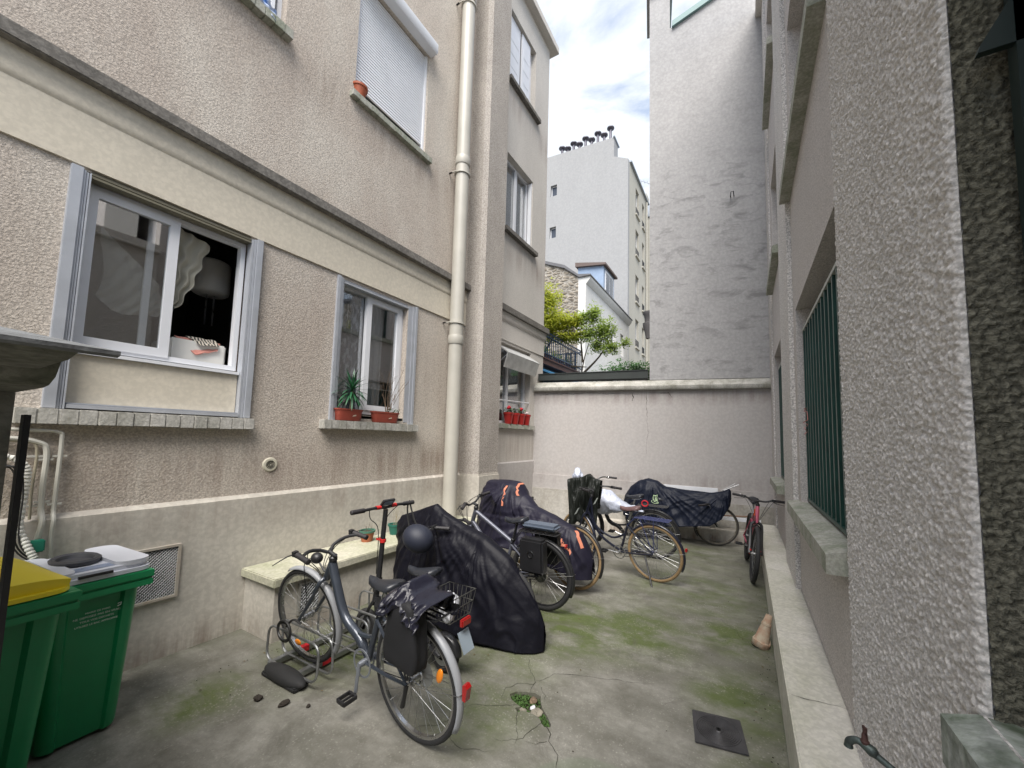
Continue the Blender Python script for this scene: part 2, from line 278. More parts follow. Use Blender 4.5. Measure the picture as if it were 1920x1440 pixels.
# ================================================================ GROUND
def concrete_floor():
    m=bpy.data.materials.new('mossy_concrete'); m.use_nodes=True; nt=m.node_tree; b=nt.nodes['Principled BSDF']; L=nt.links.new
    t=N(nt,'ShaderNodeTexCoord'); O=t.outputs['Object']
    def noi(sc,det=8,ro=.6,dist=0,mapping=None):
        n=N(nt,'ShaderNodeTexNoise'); n.inputs['Scale'].default_value=sc; n.inputs['Detail'].default_value=det; n.inputs['Roughness'].default_value=ro; n.inputs['Distortion'].default_value=dist
        if mapping:
            mp=N(nt,'ShaderNodeMapping'); mp.inputs['Scale'].default_value=mapping; mp.inputs['Rotation'].default_value=(0,0,.35); L(O,mp.inputs[0]); L(mp.outputs[0],n.inputs['Vector'])
        else: L(O,n.inputs['Vector'])
        return n.outputs[0]
    def ramp(src,a,b_,c0,c1):
        r=N(nt,'ShaderNodeMapRange'); r.inputs[1].default_value=a; r.inputs[2].default_value=b_; r.inputs[3].default_value=c0; r.inputs[4].default_value=c1; L(src,r.inputs[0]); return r.outputs[0]
    def mix(f,a,bb,bt='MIX'):
        x=N(nt,'ShaderNodeMixRGB',blend_type=bt)
        for k,s in ((0,f),(1,a),(2,bb)):
            if isinstance(s,(int,float)): x.inputs[k].default_value=s
            elif isinstance(s,tuple): x.inputs[k].default_value=(*s,1)
            else: L(s,x.inputs[k])
        return x.outputs[0]
    def mul(a,b_,op='MULTIPLY'):
        x=N(nt,'ShaderNodeMath',operation=op); 
        for k,s in ((0,a),(1,b_)):
            if isinstance(s,(int,float)): x.inputs[k].default_value=s
            else: L(s,x.inputs[k])
        return x.outputs[0]
    def blob(cx,cy,rad,soft=1.0):
        vm=N(nt,'ShaderNodeVectorMath',operation='DISTANCE'); L(O,vm.inputs[0]); vm.inputs[1].default_value=(cx,cy,0); return ramp(vm.outputs['Value'],rad*.2,rad,1,0)
    c=mix(ramp(noi(1.3,10,.65,.4,(1,2.2,1)),.38,.62,0,1),(.165,.16,.135),(.29,.28,.25))
    c=mix(ramp(noi(5,10,.7),.42,.68,0,.75),c,(.105,.10,.08))
    # moss: streaky noise, plus the damp patches the yard shows
    patches=None
    for (x,y,r,s) in ((-1.35,3.4,.75,1),(-.9,3.6,.7,.9),(-.5,4.9,1.3,.5),(-2.3,2.9,.6,.6),(.0,3.0,.5,.9),(-.1,3.9,.5,1),(-2.85,2.0,.6,.8),(-1.5,2.1,.5,.55),(-3.0,1.25,.35,.9),(-.7,1.6,.5,.6),(-2.9,3.4,1.2,.8),(-.8,6.5,1.2,.45),(-1.75,2.6,.7,.5),(.1,2.3,.4,.9)):
        q=mul(blob(x,y,r),s); patches=q if patches is None else mul(patches,q,'MAXIMUM')
    mossn=ramp(noi(2.6,12,.7,.3,(1,1.8,1)),.34,.66,0,1)
    mo=mul(mul(patches,mossn),1.75); mo2=mul(mul(ramp(noi(.8,6,.6),.5,.7,0,.35),mossn),1.0)
    c=mix(mul(mo,mo2,'ADD'),c,(.085,.112,.030))
    c=mix(mul(mul(patches,ramp(noi(7,8,.7),.52,.66,0,1)),.55),c,(.05,.075,.02))
    # aggregate speckle
    v=N(nt,'ShaderNodeTexVoronoi'); v.inputs['Scale'].default_value=62; L(O,v.inputs['Vector'])
    sp=ramp(v.outputs['Distance'],.05,.42,1,0)
    c=mix(mul(mul(sp,ramp(noi(3,6,.7),.42,.62,.1,1)),mul(ramp(noi(30,3),.42,.58,0,1),.6)),c,(.52,.50,.45))
    v2=N(nt,'ShaderNodeTexVoronoi'); v2.inputs['Scale'].default_value=140; L(O,v2.inputs['Vector'])
    c=mix(mul(ramp(v2.outputs['Distance'],0,.3,1,0),.4),c,(.07,.065,.05))
    c=mix(ramp(noi(55,5,.7),.3,.7,.28,0),c,(.10,.095,.08))
    sxx=N(nt,'ShaderNodeSeparateXYZ'); L(O,sxx.inputs[0])
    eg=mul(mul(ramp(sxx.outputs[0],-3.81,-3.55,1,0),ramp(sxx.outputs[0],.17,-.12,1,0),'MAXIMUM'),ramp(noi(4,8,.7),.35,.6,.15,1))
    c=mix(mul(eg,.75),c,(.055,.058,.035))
    stn=ramp(noi(1.9,9,.72,.6),.55,.63,0,1); c=mix(mul(stn,.45),c,(.085,.08,.065))
    # small repaired disc by the camera
    c=mix(mul(ramp(mul(blob(-.62,1.72,.62),1,'MULTIPLY'),.48,.52,0,1),.45),c,(.16,.185,.135))
    L(c,b.inputs['Base Color'])
    L(ramp(noi(1.6,8,.6),.35,.65,.42,.8),b.inputs['Roughness']); b.inputs['Specular IOR Level'].default_value=.4
    h=mul(mul(noi(90,4),.5),mul(noi(6,8),1.6),'ADD'); bp=N(nt,'ShaderNodeBump'); bp.inputs['Strength'].default_value=.5; bp.inputs['Distance'].default_value=.004; L(h,bp.inputs['Height']); L(bp.outputs[0],b.inputs['Normal'])
    return m
FLOOR=concrete_floor()
g=MB(); g.add([(-90,-60,-.08),(90,-60,-.08),(90,140,-.08),(-90,140,-.08)],[(0,1,2,3)]); tag(g.build('ground',mat('soil',(.16,.15,.12),.95,var=.3)),kind='structure')
hole=[(-1.385,2.285),(-1.36,2.33),(-1.31,2.365),(-1.28,2.36),(-1.25,2.385),(-1.205,2.37),(-1.185,2.33),(-1.15,2.29),(-1.115,2.25),(-1.07,2.215),(-1.035,2.185),(-1.03,2.16),(-1.055,2.15),(-1.09,2.16),(-1.115,2.185),(-1.15,2.195),(-1.19,2.20),(-1.235,2.19),(-1.26,2.175),(-1.285,2.195),(-1.27,2.22),(-1.31,2.235),(-1.35,2.25)]
hr=random.Random(3); hole=[(x+hr.uniform(-.006,.006),y+hr.uniform(-.006,.006)) for x,y in hole]
def paving():
    bm=bmesh.new()
    outer=[(-3.86,-6),(.6,-6),(.6,8.1),(-3.86,8.1)]
    def loop(pts):
        vs=[bm.verts.new((x,y,0)) for x,y in pts]; return [bm.edges.new((vs[i],vs[(i+1)%len(vs)])) for i in range(len(vs))]
    e1=loop(outer); e2=loop(hole)
    bmesh.ops.triangle_fill(bm,edges=e1+e2,use_beauty=True)
    for e in e2: 
        a_,b_=e.verts; c_=bm.verts.new((a_.co.x,a_.co.y,-.07)); d_=bm.verts.new((b_.co.x,b_.co.y,-.07)); bm.faces.new((a_,b_,d_,c_))
    for f in bm.faces:
        if abs(f.normal.z)>.5 and f.normal.z<0: f.normal_flip()
    me=bpy.data.meshes.new('courtyard_paving'); bm.to_mesh(me); bm.free(); me.materials.append(FLOOR)
    o=bpy.data.objects.new('courtyard_paving',me); COL.objects.link(o); return tag(o,kind='structure')
pv=paving()
# bottom of the hole: earth, stones, moss
e=MB(); nx=30
for i in range(nx+1):
    for j in range(nx+1):
        x=-1.45+.5*i/nx; y=2.08+.36*j/nx; e.v.append(Vector((x,y,-.045+.028*noise.noise(Vector((x*22,y*22,1)))+.01*noise.noise(Vector((x*70,y*70,5))))))
for i in range(nx):
    for j in range(nx): q=i*(nx+1)+j; e.f.append([q,q+nx+1,q+nx+2,q+1]); e.sm.append(True)
tag(e.build('earth',mat('wet_earth',(.09,.075,.05),.8,bump=.8,bscale=150,var=.5,vscale=30,bdist=.006)),kind='structure')
r=random.Random(11)
def inside(p,poly):
    c=False; n=len(poly)
    for i in range(n):
        x1,y1=poly[i]; x2,y2=poly[i-1]
        if (y1>p[1])!=(y2>p[1]) and p[0]<(x2-x1)*(p[1]-y1)/(y2-y1)+x1: c=not c
    return c
ms=MB()
def leaf(mb,c,L_,W_,az,el,curl=.2):
    d=Vector((math.cos(az)*math.cos(el),math.sin(az)*math.cos(el),math.sin(el))); s_=Vector((-math.sin(az),math.cos(az),0)); c=Vector(c)
    m_=c+d*L_*.5+Vector((0,0,L_*curl*.3)); t_=c+d*L_
    mb.add([c,m_+s_*W_*.5,t_,m_-s_*W_*.5],[(0,1,2,3)])
k=0
while k<1500:
    p=(r.uniform(-1.4,-1.0),r.uniform(2.1,2.4))
    if not inside(p,hole): continue
    if r.random()> (1.0 if p[0]<-1.27 or p[1]<2.19 or p[0]>-1.12 else .2): continue
    leaf(ms,(p[0],p[1],r.uniform(-.045,-.02)),r.uniform(.008,.022),r.uniform(.006,.012),r.uniform(0,6.3),r.uniform(.1,1.2)); k+=1
tag(ms.build('moss',mat('moss_green',(.07,.15,.03),.8,col2=(.03,.06,.012),vscale=40)),'tiny green moss and weeds growing in the broken hole of the concrete','moss',kind='stuff')
STN=mat('rubble_stone',(.33,.30,.24),.9,bump=.5,bscale=90,var=.5,vscale=18,bdist=.004)
def rock(c,rad,label,name='stone',m=STN,cat='stone',group=None,seed=0):
    bm=bmesh.new(); bmesh.ops.create_icosphere(bm,subdivisions=3,radius=1); off=Vector((seed*3.1,seed*1.7,seed))
    for v in bm.verts:
        q=v.co.copy(); d=1+.35*noise.noise(q*1.3+off)+.12*noise.noise(q*3.5+off); v.co=Vector((q.x*rad[0],q.y*rad[1],q.z*rad[2]))*d
    me=bpy.data.meshes.new(name); bm.to_mesh(me); bm.free(); me.materials.append(m)
    o=bpy.data.objects.new(name,me); COL.objects.link(o); o.location=c; o.rotation_euler=(0,0,seed*1.3); return tag(o,label,cat,group)
rock((-1.17,2.235,-.022),(.052,.036,.022),'largest pale flat stone in the middle of the broken hole',seed=1,group='stones in the broken hole')
rock((-1.245,2.215,-.02),(.03,.02,.018),'small tan stone at the near edge of the hole, left of the big flat one',seed=2,group='stones in the broken hole')
rock((-1.20,2.262,-.012),(.018,.016,.014),'small whitish stone touching the top of the big flat stone',m=mat('white_stone',(.6,.6,.62),.7),seed=3,group='stones in the broken hole')
rock((-1.235,2.335,-.02),(.032,.024,.02),'brown stone at the far right rim of the broken hole',seed=4,group='stones in the broken hole',m=mat('brown_stone',(.2,.14,.09),.9,var=.4,vscale=30))
DK=mat('dark_mud',(.035,.028,.022),.9,bump=.6,bscale=80)
rock((-2.712,1.418,.014),(.026,.02,.018),'dark clod of dirt on the concrete, nearest to the green bins',name='dirt_clod',m=DK,cat='dirt clod',seed=5,group='dark clods of dirt on the concrete')
rock((-2.524,1.475,.013),(.03,.02,.017),'dark clod of dirt, middle and widest of the three on the concrete',name='dirt_clod',m=DK,cat='dirt clod',seed=6,group='dark clods of dirt on the concrete')
rock((-2.383,1.543,.008),(.012,.012,.01),'tiny dark crumb of dirt, smallest of the three on the concrete',name='dirt_clod',m=DK,cat='dirt clod',seed=7,group='dark clods of dirt on the concrete')
# cracks as thin dark strips, children of the paving
def crack(pts,w0=.006,z=.0025,seed=0,mb=None,plane='z',c=0):
    rr=random.Random(seed); P=[Vector((p[0],p[1],0)) for p in pts]; D=[]
    for i in range(len(P)-1):
        n=max(2,int((P[i+1]-P[i]).length/.018))
        for k in range(n): D.append(P[i].lerp(P[i+1],k/n))
    D.append(P[-1]); out_=[]
    for i,p in enumerate(D): 
        q=p+Vector((noise.noise(p*9+Vector((seed,0,0)))*.03+rr.uniform(-.004,.004),noise.noise(p*9+Vector((0,seed,3)))*.03+rr.uniform(-.004,.004),0)); out_.append(q)
    vs=[];fs=[]
    for i,q in enumerate(out_):
        t=(out_[min(i+1,len(out_)-1)]-out_[max(i-1,0)]).normalized(); n_=Vector((-t.y,t.x,0)); w_=w0*(.25+.75*abs(noise.noise(q*14)))*(1-(i/len(out_))**4)
        for s_ in (1,-1):
            qq=q+n_*w_*s_*.5; vs.append({'z':(qq.x,qq.y,z),'x':(c,qq.x,qq.y),'y':(qq.x,c,qq.y)}[plane])
    for i in range(len(out_)-1): fs.append((2*i,2*i+1,2*i+3,2*i+2))
    mb.add(vs,fs)
CR=mat('crack_dark',(.035,.033,.025),.95)
cb=MB()
for i,(pts,w0) in enumerate([([(-1.27,2.37),(-1.30,2.47),(-1.36,2.55),(-1.50,2.70)],.008),([(-1.31,2.50),(-1.24,2.62),(-1.15,2.68),(-.85,2.78),(-.62,2.88)],.006),([(-1.30,2.45),(-1.40,2.42),(-1.44,2.33),(-1.42,2.22)],.007),
    ([(-1.30,2.22),(-1.42,2.13),(-1.55,2.08),(-1.62,2.0)],.006),([(-1.05,2.16),(-.98,2.08),(-.90,1.98),(-.82,1.90)],.009),([(-1.25,2.18),(-1.22,2.08),(-1.16,2.0),(-1.15,1.93)],.006),([(-1.10,2.17),(-1.10,2.08),(-1.13,2.0),(-1.16,1.97),(-1.28,1.92)],.006),
    ([(-1.62,2.0),(-1.56,1.90),(-1.48,1.80),(-1.36,1.78),(-1.2,1.86)],.006),([(-1.56,1.90),(-1.65,1.82),(-1.70,1.74)],.006),([(-1.24,2.45),(-1.18,2.40),(-1.17,2.34)],.006),([(.1,3.7),(-.2,4.2),(-.8,4.6)],.004),([(-2.6,1.9),(-2.9,1.6),(-3.2,1.5)],.004),([(-.98,2.05),(-1.05,2.0),(-1.1,1.99)],.005)]):
    crack(pts,w0,seed=i,mb=cb)
o=cb.build('crack',CR,pv)
# drain inspection cover
mh=thing('drain_cover','square dark cast metal drain cover with concentric rings set in the floor','drain cover',(-.167,2.63,0),rz=.17)
IRON=mat('cast_iron',(.085,.082,.086),.5,.5,bump=.5,bscale=260,var=.35,vscale=14,bdist=.001)
b=MB(); b.box(-.135,.135,-.14,.14,.003,.010,b=.003); b.build('plate',IRON,mh,local=True)
b=MB()
for q in range(10): b.tube([(math.cos(a)*(.022+.0105*q),math.sin(a)*(.022+.0105*q),.0115) for a in np.linspace(0,2*PI,40,endpoint=False)],.0022,n=5,closed=True)
b.lathe([(.0,.016),(.018,.016),(.024,.011)],n=20); b.build('ring',IRON,mh,local=True)
b=MB(); 
for k in range(4): b.box(-.004+.0,.004,-.014,.014,.0165,.0185,M=Matrix.Rotation(k*PI/4,4,'Z'))
b.build('key_hole',mat('hole_black',(.01,.01,.01),.9),mh,local=True)
# grit strip at kerb
# ================================================================ LEFT APARTMENT BUILDING
LB=thing('apartment_building','left beige roughcast apartment building with grey string course, sliding windows and corner pilaster','building',(-3.84,2.5,0))
X=-3.84; XI=-4.12
holesA=[(.665,1.70,1.80,3.40),(2.56,3.50,1.90,3.38),(2.56,3.66,5.56,7.06),(.55,1.80,5.56,7.06),(-2.2,-.6,1.9,3.38)]
holesB=[(5.62,6.80,1.95,3.42),(5.72,6.72,5.58,7.08),(5.72,6.72,8.56,10.04)]
b=MB(); cells(b,XI,X,-5,4.66,1.12,3.42,[h for h in holesA if h[2]<3.4]); b.build('wall',S_left,LB)
b=MB(); cells(b,XI,X,-5,2.2,3.97,7.5,[(.55,1.80,5.56,7.06)]); cells(b,XI,X,2.2,4.66,3.97,10.7,[(2.56,3.66,5.56,7.06)]); b.build('upper_wall',S_left,LB)  # near top, out of view, cut low to let light into the courtyard
b=MB(); b.box(XI,X+.018,-5,4.66,3.42,3.97)
b.prism([(X+.018,3.775),(X+.024,3.785),(X+.032,3.80),(X+.034,3.82),(X+.034,3.97),(X-.02,3.97),(X-.02,3.775)],-5,4.66,ax='y'); b.build('smooth_band',S_band,LB)
b=MB(); b.box(X-.02,X+.105,-5,4.66,3.97,4.065,b=.006); b.build('string_course',S_trim,LB)
b=MB(); b.box(XI,X+.035,-5,4.66,0,1.095); b.prism([(X+.035,1.095),(X+.035,1.105),(X+.003,1.135),(X-.02,1.135),(X-.02,1.095)],-5,4.66,ax='y'); b.build('plinth',S_plinth,LB)
# far section
b=MB(); cells(b,XI,X,5.2,7.35,1.24,10.7,holesB); b.build('far_wall',S_far,LB)
b=MB(); b.box(-9,XI,7.07,7.35,0,10.7); b.box(-9,XI,-5,-4.7,0,7.5); b.box(-9,-8.7,-4.7,2.2,0,7.5); b.box(-9,-8.7,2.2,7.07,0,10.7); b.box(-9,XI,2.2,2.45,7.5,10.7); b.build('rear_wall',S_far,LB)
b=MB(); b.box(XI,X+.018,5.2,7.35,3.47,3.97); b.prism([(X+.018,3.80),(X+.05,3.84),(X+.055,3.97),(X-.02,3.97),(X-.02,3.80)],5.2,7.39,ax='y'); b.build('smooth_band',S_far,LB)
b=MB(); b.box(X-.02,X+.10,5.2,7.44,3.97,4.09,b=.006); b.box(-9,X-.02,7.35,7.44,3.97,4.09); b.build('string_course',S_trim,LB)
b=MB(); b.box(XI,X+.02,5.2,7.0,0,1.22); b.prism([(X+.02,1.22),(X+.002,1.245),(X-.02,1.245),(X-.02,1.22)],5.2,7.0,ax='y'); b.build('plinth',S_back,LB)
b=MB(); b.box(XI-.1,X+.16,2.1,7.53,10.70,10.86,b=.01); b.box(-9.1,XI-.1,2.1,7.53,10.70,10.86); b.build('roof_slab',S_far,LB); b=MB(); b.box(-9.1,X+.16,-5.1,2.198,7.501,7.65); b.build('roof_slab',S_far,LB)  # second slab caps the unseen near part, lowered for courtyard light
# pilaster with chamfer
b=MB(); b.prism([(X-.02,4.66),(X+.27,4.64),(X+.335,4.70),(X+.34,5.2),(X-.02,5.2)],1.13,10.699,ax='z'); b.build('pilaster',S_pil,LB)
b=MB(); b.prism([(X-.02,4.645),(X+.275,4.62),(X+.36,4.69),(X+.365,5.215),(X-.02,5.215)],0,1.10,ax='z'); b.prism([(X-.02,4.65),(X+.272,4.63),(X+.345,4.695),(X+.35,5.208),(X-.02,5.208)],1.10,1.13,ax='z'); b.build('pilaster_base',S_plinth,LB)
DARKW=mat('old_wood',(.12,.085,.055),.8,var=.4,vscale=12)
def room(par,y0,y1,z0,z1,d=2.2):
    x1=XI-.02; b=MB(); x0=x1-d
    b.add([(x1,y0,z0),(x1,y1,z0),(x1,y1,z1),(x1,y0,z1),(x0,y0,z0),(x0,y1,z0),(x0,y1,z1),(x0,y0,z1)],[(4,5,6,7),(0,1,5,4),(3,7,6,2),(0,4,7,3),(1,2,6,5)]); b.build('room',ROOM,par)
# ---- window 1: sliding sashes, shutter guides, lower panel
def sub(par,name,m,fn): b=MB(); fn(b); return b.build(name,m,par)
b=MB(); frame_rect(b,-3.98,-3.915,.68,1.66,2.21,3.36,.035,.04); W1=b.build('window',PVC,LB); tag(W1,'left kitchen window, right sash slid open on a dark kitchen')
sub(W1,'sash',PVC,lambda b: frame_rect(b,-3.945,-3.905,.70,1.20,2.235,3.335,.058,.065))
sub(W1,'pane',GLASS,lambda b:b.box(-3.928,-3.922,.755,1.145,2.30,3.28))
sub(W1,'sash',PVC,lambda b: (b.box(-3.975,-3.95,1.035,1.075,2.25,3.32),))
sub(W1,'shutter_guide',ALU,lambda b:(b.box(-3.90,-3.80,.605,.66,1.80,3.40,b=.003),b.box(-3.90,-3.812,.662,.672,1.80,3.39),b.box(-3.90,-3.818,.675,.685,1.80,3.385),b.box(-3.90,-3.80,.688,.694,1.80,3.38)))
sub(W1,'shutter_guide',ALU,lambda b:(b.box(-3.90,-3.80,1.70,1.75,1.80,3.41,b=.003),b.box(-3.90,-3.812,1.682,1.697,1.80,3.40),b.box(-3.90,-3.818,1.665,1.679,1.80,3.395)))
sub(W1,'track',mat('dark_track',(.17,.155,.11),.7,.2),lambda b:(b.box(-3.90,-3.826,.70,1.66,3.36,3.375),b.box(-3.90,-3.832,.70,1.66,3.384,3.398),b.box(-3.90,-3.838,.70,1.66,3.404,3.416)))
sub(W1,'lower_panel',S_band,lambda b:b.box(-4.0,-3.875,.70,1.66,1.84,2.17))
sub(W1,'ledge_strip',PVC,lambda b:b.box(-3.95,-3.85,.70,1.66,2.172,2.195))
sub(W1,'bottom_rail',ALU,lambda b:(b.box(-3.87,-3.805,.70,1.66,1.805,1.832,b=.002),b.box(-3.87,-3.82,.70,1.66,1.834,1.842)))
sub(W1,'sill',S_stone,lambda b:brick_sill(b,-3.90,-3.76,.50,1.77,1.70,1.795))
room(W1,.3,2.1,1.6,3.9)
# ---- window 2
b=MB(); frame_rect(b,-3.985,-3.92,2.56,3.50,1.92,3.36,.04,.05); W2=b.build('window',PVC,LB); tag(W2,'middle left window with lace and grey curtains behind potted plants')
sub(W2,'sash',PVC,lambda b:frame_rect(b,-3.95,-3.90,2.94,3.46,1.97,3.32,.065,.06))
sub(W2,'pane',GLASS,lambda b:(b.box(-3.932,-3.927,3.0,3.40,2.03,3.26)))
sub(W2,'pane',GLASS,lambda b:(b.box(-3.965,-3.960,2.60,2.97,1.97,3.32)))
sub(W2,'shutter_guide',ALU,lambda b:(b.box(-3.90,-3.815,2.495,2.535,1.80,3.40,b=.003),b.box(-3.90,-3.825,2.54,2.56,1.80,3.39),b.box(-3.90,-3.835,2.565,2.58,1.85,3.38)))
sub(W2,'shutter_guide',ALU,lambda b:(b.box(-3.90,-3.815,3.62,3.66,1.80,3.40,b=.003),b.box(-3.90,-3.825,3.58,3.615,1.80,3.39),b.box(-3.90,-3.835,3.51,3.575,1.85,3.38)))
sub(W2,'track',ALU,lambda b:(b.box(-3.90,-3.83,2.585,3.50,3.34,3.36),b.box(-3.90,-3.84,2.585,3.50,3.37,3.385)))
sub(W2,'bottom_rail',ALU,lambda b:(b.box(-3.90,-3.84,2.585,3.5,1.86,1.895,b=.002)))
sub(W2,'sill',S_stone,lambda b:brick_sill(b,-3.91,-3.75,2.40,3.70,1.735,1.825))
sub(W2,'cheek',S_left,lambda b:(b.box(-4.0,-3.843,2.54,2.555,1.83,3.41),))
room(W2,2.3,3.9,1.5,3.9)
def curtain(par,m,x,y0,y1,z0,z1,amp=.02,fq=9,seed=0,name='curtain'):
    b=MB(); ny=int((y1-y0)*90)+4; nz_=14
    for j in range(nz_+1):
        for i in range(ny+1):
            u=i/ny; v_=j/nz_; y=y0+(y1-y0)*u
            b.v.append(Vector((x+amp*math.sin(u*fq*2*PI+1.5*noise.noise(Vector((u*3,v_*.6,seed))))+amp*.6*noise.noise(Vector((u*9,v_*1.2,seed+4))),y,z0+(z1-z0)*v_)))
    for j in range(nz_):
        for i in range(ny): q=j*(ny+1)+i; b.f.append([q,q+1,q+ny+2,q+ny+1]); b.sm.append(True)
    return b.build(name,m,par,recalc=False)
curtain(W2,sheer('lace',(.55,.55,.60),.75,lace=1),-4.03,2.57,2.97,1.95,3.34,.02,5,name='lace_curtain')
curtain(W2,mat('grey_curtain',(.42,.42,.42),.9,bump=.2,bscale=60),-4.06,2.99,3.30,1.95,3.34,.012,4,3)
# swag curtain in window 1
def swag(par,m,x,y0,y1,ztop,zl,zr,seed):
    b=MB(); n=40; mm=20
    for j in range(mm+1):
        v_=j/mm
        for i in range(n+1):
            u=i/n; zt=ztop-.30*u; zb=zl*(1-u)+zr*u-.05*math.sin(u*PI*1.5)
            z=zt*(1-v_)+zb*v_ ; y=y0+(y1-y0)*u+.06*v_*math.sin(v_*3)
            b.v.append(Vector((x+.007*math.sin((u*1.3+v_*.9)*24+seed)+.012*noise.noise(Vector((u*6,v_*3,seed))),y,z)))
    for j in range(mm):
        for i in range(n): q=j*(n+1)+i; b.f.append([q,q+1,q+n+2,q+n+1]); b.sm.append(True)
    return b.build('net_curtain',m,par,recalc=False)
SWAG=sheer('net_curtain_cloth',(.75,.75,.68),.42)
swag(W1,SWAG,-4.0,.80,1.13,3.12,2.62,2.50,0)
def ruffle(par):
    b=MB(); n=24; mm=30
    for j in range(mm+1):
        v_=j/mm
        for i in range(n+1):
            u=i/n; wd=.20*(1-v_)**.7+.045; y=1.20+wd*u+.012*math.sin(v_*22); z=3.33-.62*v_-.05*u
            b.v.append(Vector((-4.0-.03*u+.014*math.sin(u*17+v_*5)+.02*noise.noise(Vector((u*5,v_*4,2))),y,z)))
    for j in range(mm):
        for i in range(n): q=j*(n+1)+i; b.f.append([q,q+1,q+n+2,q+n+1]); b.sm.append(True)
    return b.build('net_curtain',mat('cream_net',(.42,.40,.33),.9),par,recalc=False)
ruffle(W1)
# ---- window 3 (upper, roller shutter) and window 4 (upper, blue cloth)
def shutter_window(y0,y1,z0,z1,drop,label,sillz):
    b=MB(); frame_rect(b,-3.99,-3.94,y0,y1,z0,z1,.04); Wn=b.build('window',PVC,LB); tag(Wn,label)
    sub(Wn,'pane',GLASS,lambda b:b.box(-3.965,-3.96,y0+.04,y1-.04,z0+.04,z1-.04))
    def slats(b):
        z=z0+drop
        while z<z1-.02:
            b.prism([(-3.905,z+.001),(-3.889,z+.006),(-3.887,z+.022),(-3.893,z+.034),(-3.905,z+.036)],y0+.03,y1-.03,ax='y'); z+=.037
    sub(Wn,'roller_shutter',PVC,slats)
    sub(Wn,'shutter_guide',PVC,lambda b:b.box(-3.92,-3.87,y0,y0+.03,z0,z1,b=.002)); sub(Wn,'shutter_guide',PVC,lambda b:b.box(-3.92,-3.87,y1-.03,y1,z0,z1,b=.002))
    sub(Wn,'shutter_box',PVC,lambda b:b.prism([(X+.001,z1-.0),(X+.12,z1-.0),(X+.135,z1+.02),(X+.135,z1+.14),(X+.10,z1+.18),(X+.001,z1+.18)],y0-.03,y1+.03,ax='y'))
    sub(Wn,'sill',S_sill,lambda b:brick_sill(b,-3.92,-3.77,y0-.06,y1+.08,sillz-.075,sillz))
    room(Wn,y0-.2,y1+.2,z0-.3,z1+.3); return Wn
W3=shutter_window(2.56,3.66,5.56,7.06,.16,'upper window with white roller shutter almost fully down',5.555)
b=MB(); frame_rect(b,-3.99,-3.94,.55,1.80,5.56,7.06,.04); W4=b.build('window',PVC,LB); tag(W4,'upper left window with louvred shutter, cut off by the top of the photo')
sub(W4,'pane',GLASS,lambda b:b.box(-3.965,-3.96,.59,1.76,5.6,7.02))
def louv(b):
    z=5.62
    while z<7.0: b.box(-3.93,-3.90,1.25,1.70,z,z+.022); z+=.035
    frame_rect(b,-3.935,-3.895,1.23,1.72,5.58,7.04,.03)
sub(W4,'shutter',PVC,louv); sub(W4,'sill',S_sill,lambda b:brick_sill(b,-3.92,-3.755,.40,1.84,5.47,5.555)); room(W4,.3,2.1,5.2,7.4)
# behind-camera window so the facade goes on
b=MB(); frame_rect(b,-3.98,-3.92,-2.2,-.6,1.9,3.38,.05); Wz=b.build('window',PVC,LB); sub(Wz,'pane',GLASS,lambda b:b.box(-3.955,-3.95,-2.15,-.65,1.95,3.33)); room(Wz,-2.3,-.5,1.8,3.5)
# ---- far windows
b=MB(); frame_rect(b,-4.02,-3.96,5.62,6.80,1.95,3.42,.05); W5=b.build('window',PVC,LB); tag(W5,'ground floor window behind the pilaster with raised white metal shutter and pale curtains')
sub(W5,'pane',GLASS,lambda b:b.box(-3.995,-3.99,5.67,6.75,2.0,3.37)); sub(W5,'mullion',PVC,lambda b:b.box(-3.985,-3.95,6.08,6.14,2.0,3.37))
curtain(W5,mat('white_curtain',(.60,.60,.66),.9),-4.05,6.15,6.72,2.0,3.37,.03,5,9); room(W5,5.4,7.0,1.7,3.7)
sub(W5,'sill',S_sill,lambda b:brick_sill(b,-3.95,-3.77,5.56,6.93,1.855,1.94))
sub(W5,'guard_rail',PVC,lambda b:b.tube([(-3.86,5.6,2.36),(-3.86,6.8,2.40)],.011,n=6))
def aw(b):
    # metal shutter leaves propped outward: upper face and front face, thin sheet
    pr=[(-3.86,3.36),(-3.62,3.20),(-3.615,3.19),(-3.70,2.93),(-3.712,2.932),(-3.632,3.185),(-3.868,3.345)]
    b.prism(pr,5.60,6.77,ax='y')
sub(W5,'folding_shutter',mat('old_white_metal',(.58,.58,.57),.5,.2,var=.25,vscale=7),aw)
sub(W5,'bracket',ALU,lambda b:(b.tube([(-3.86,5.62,3.0),(-3.63,5.62,3.17)],.008),b.tube([(-3.86,6.75,3.0),(-3.63,6.75,3.17)],.008)))
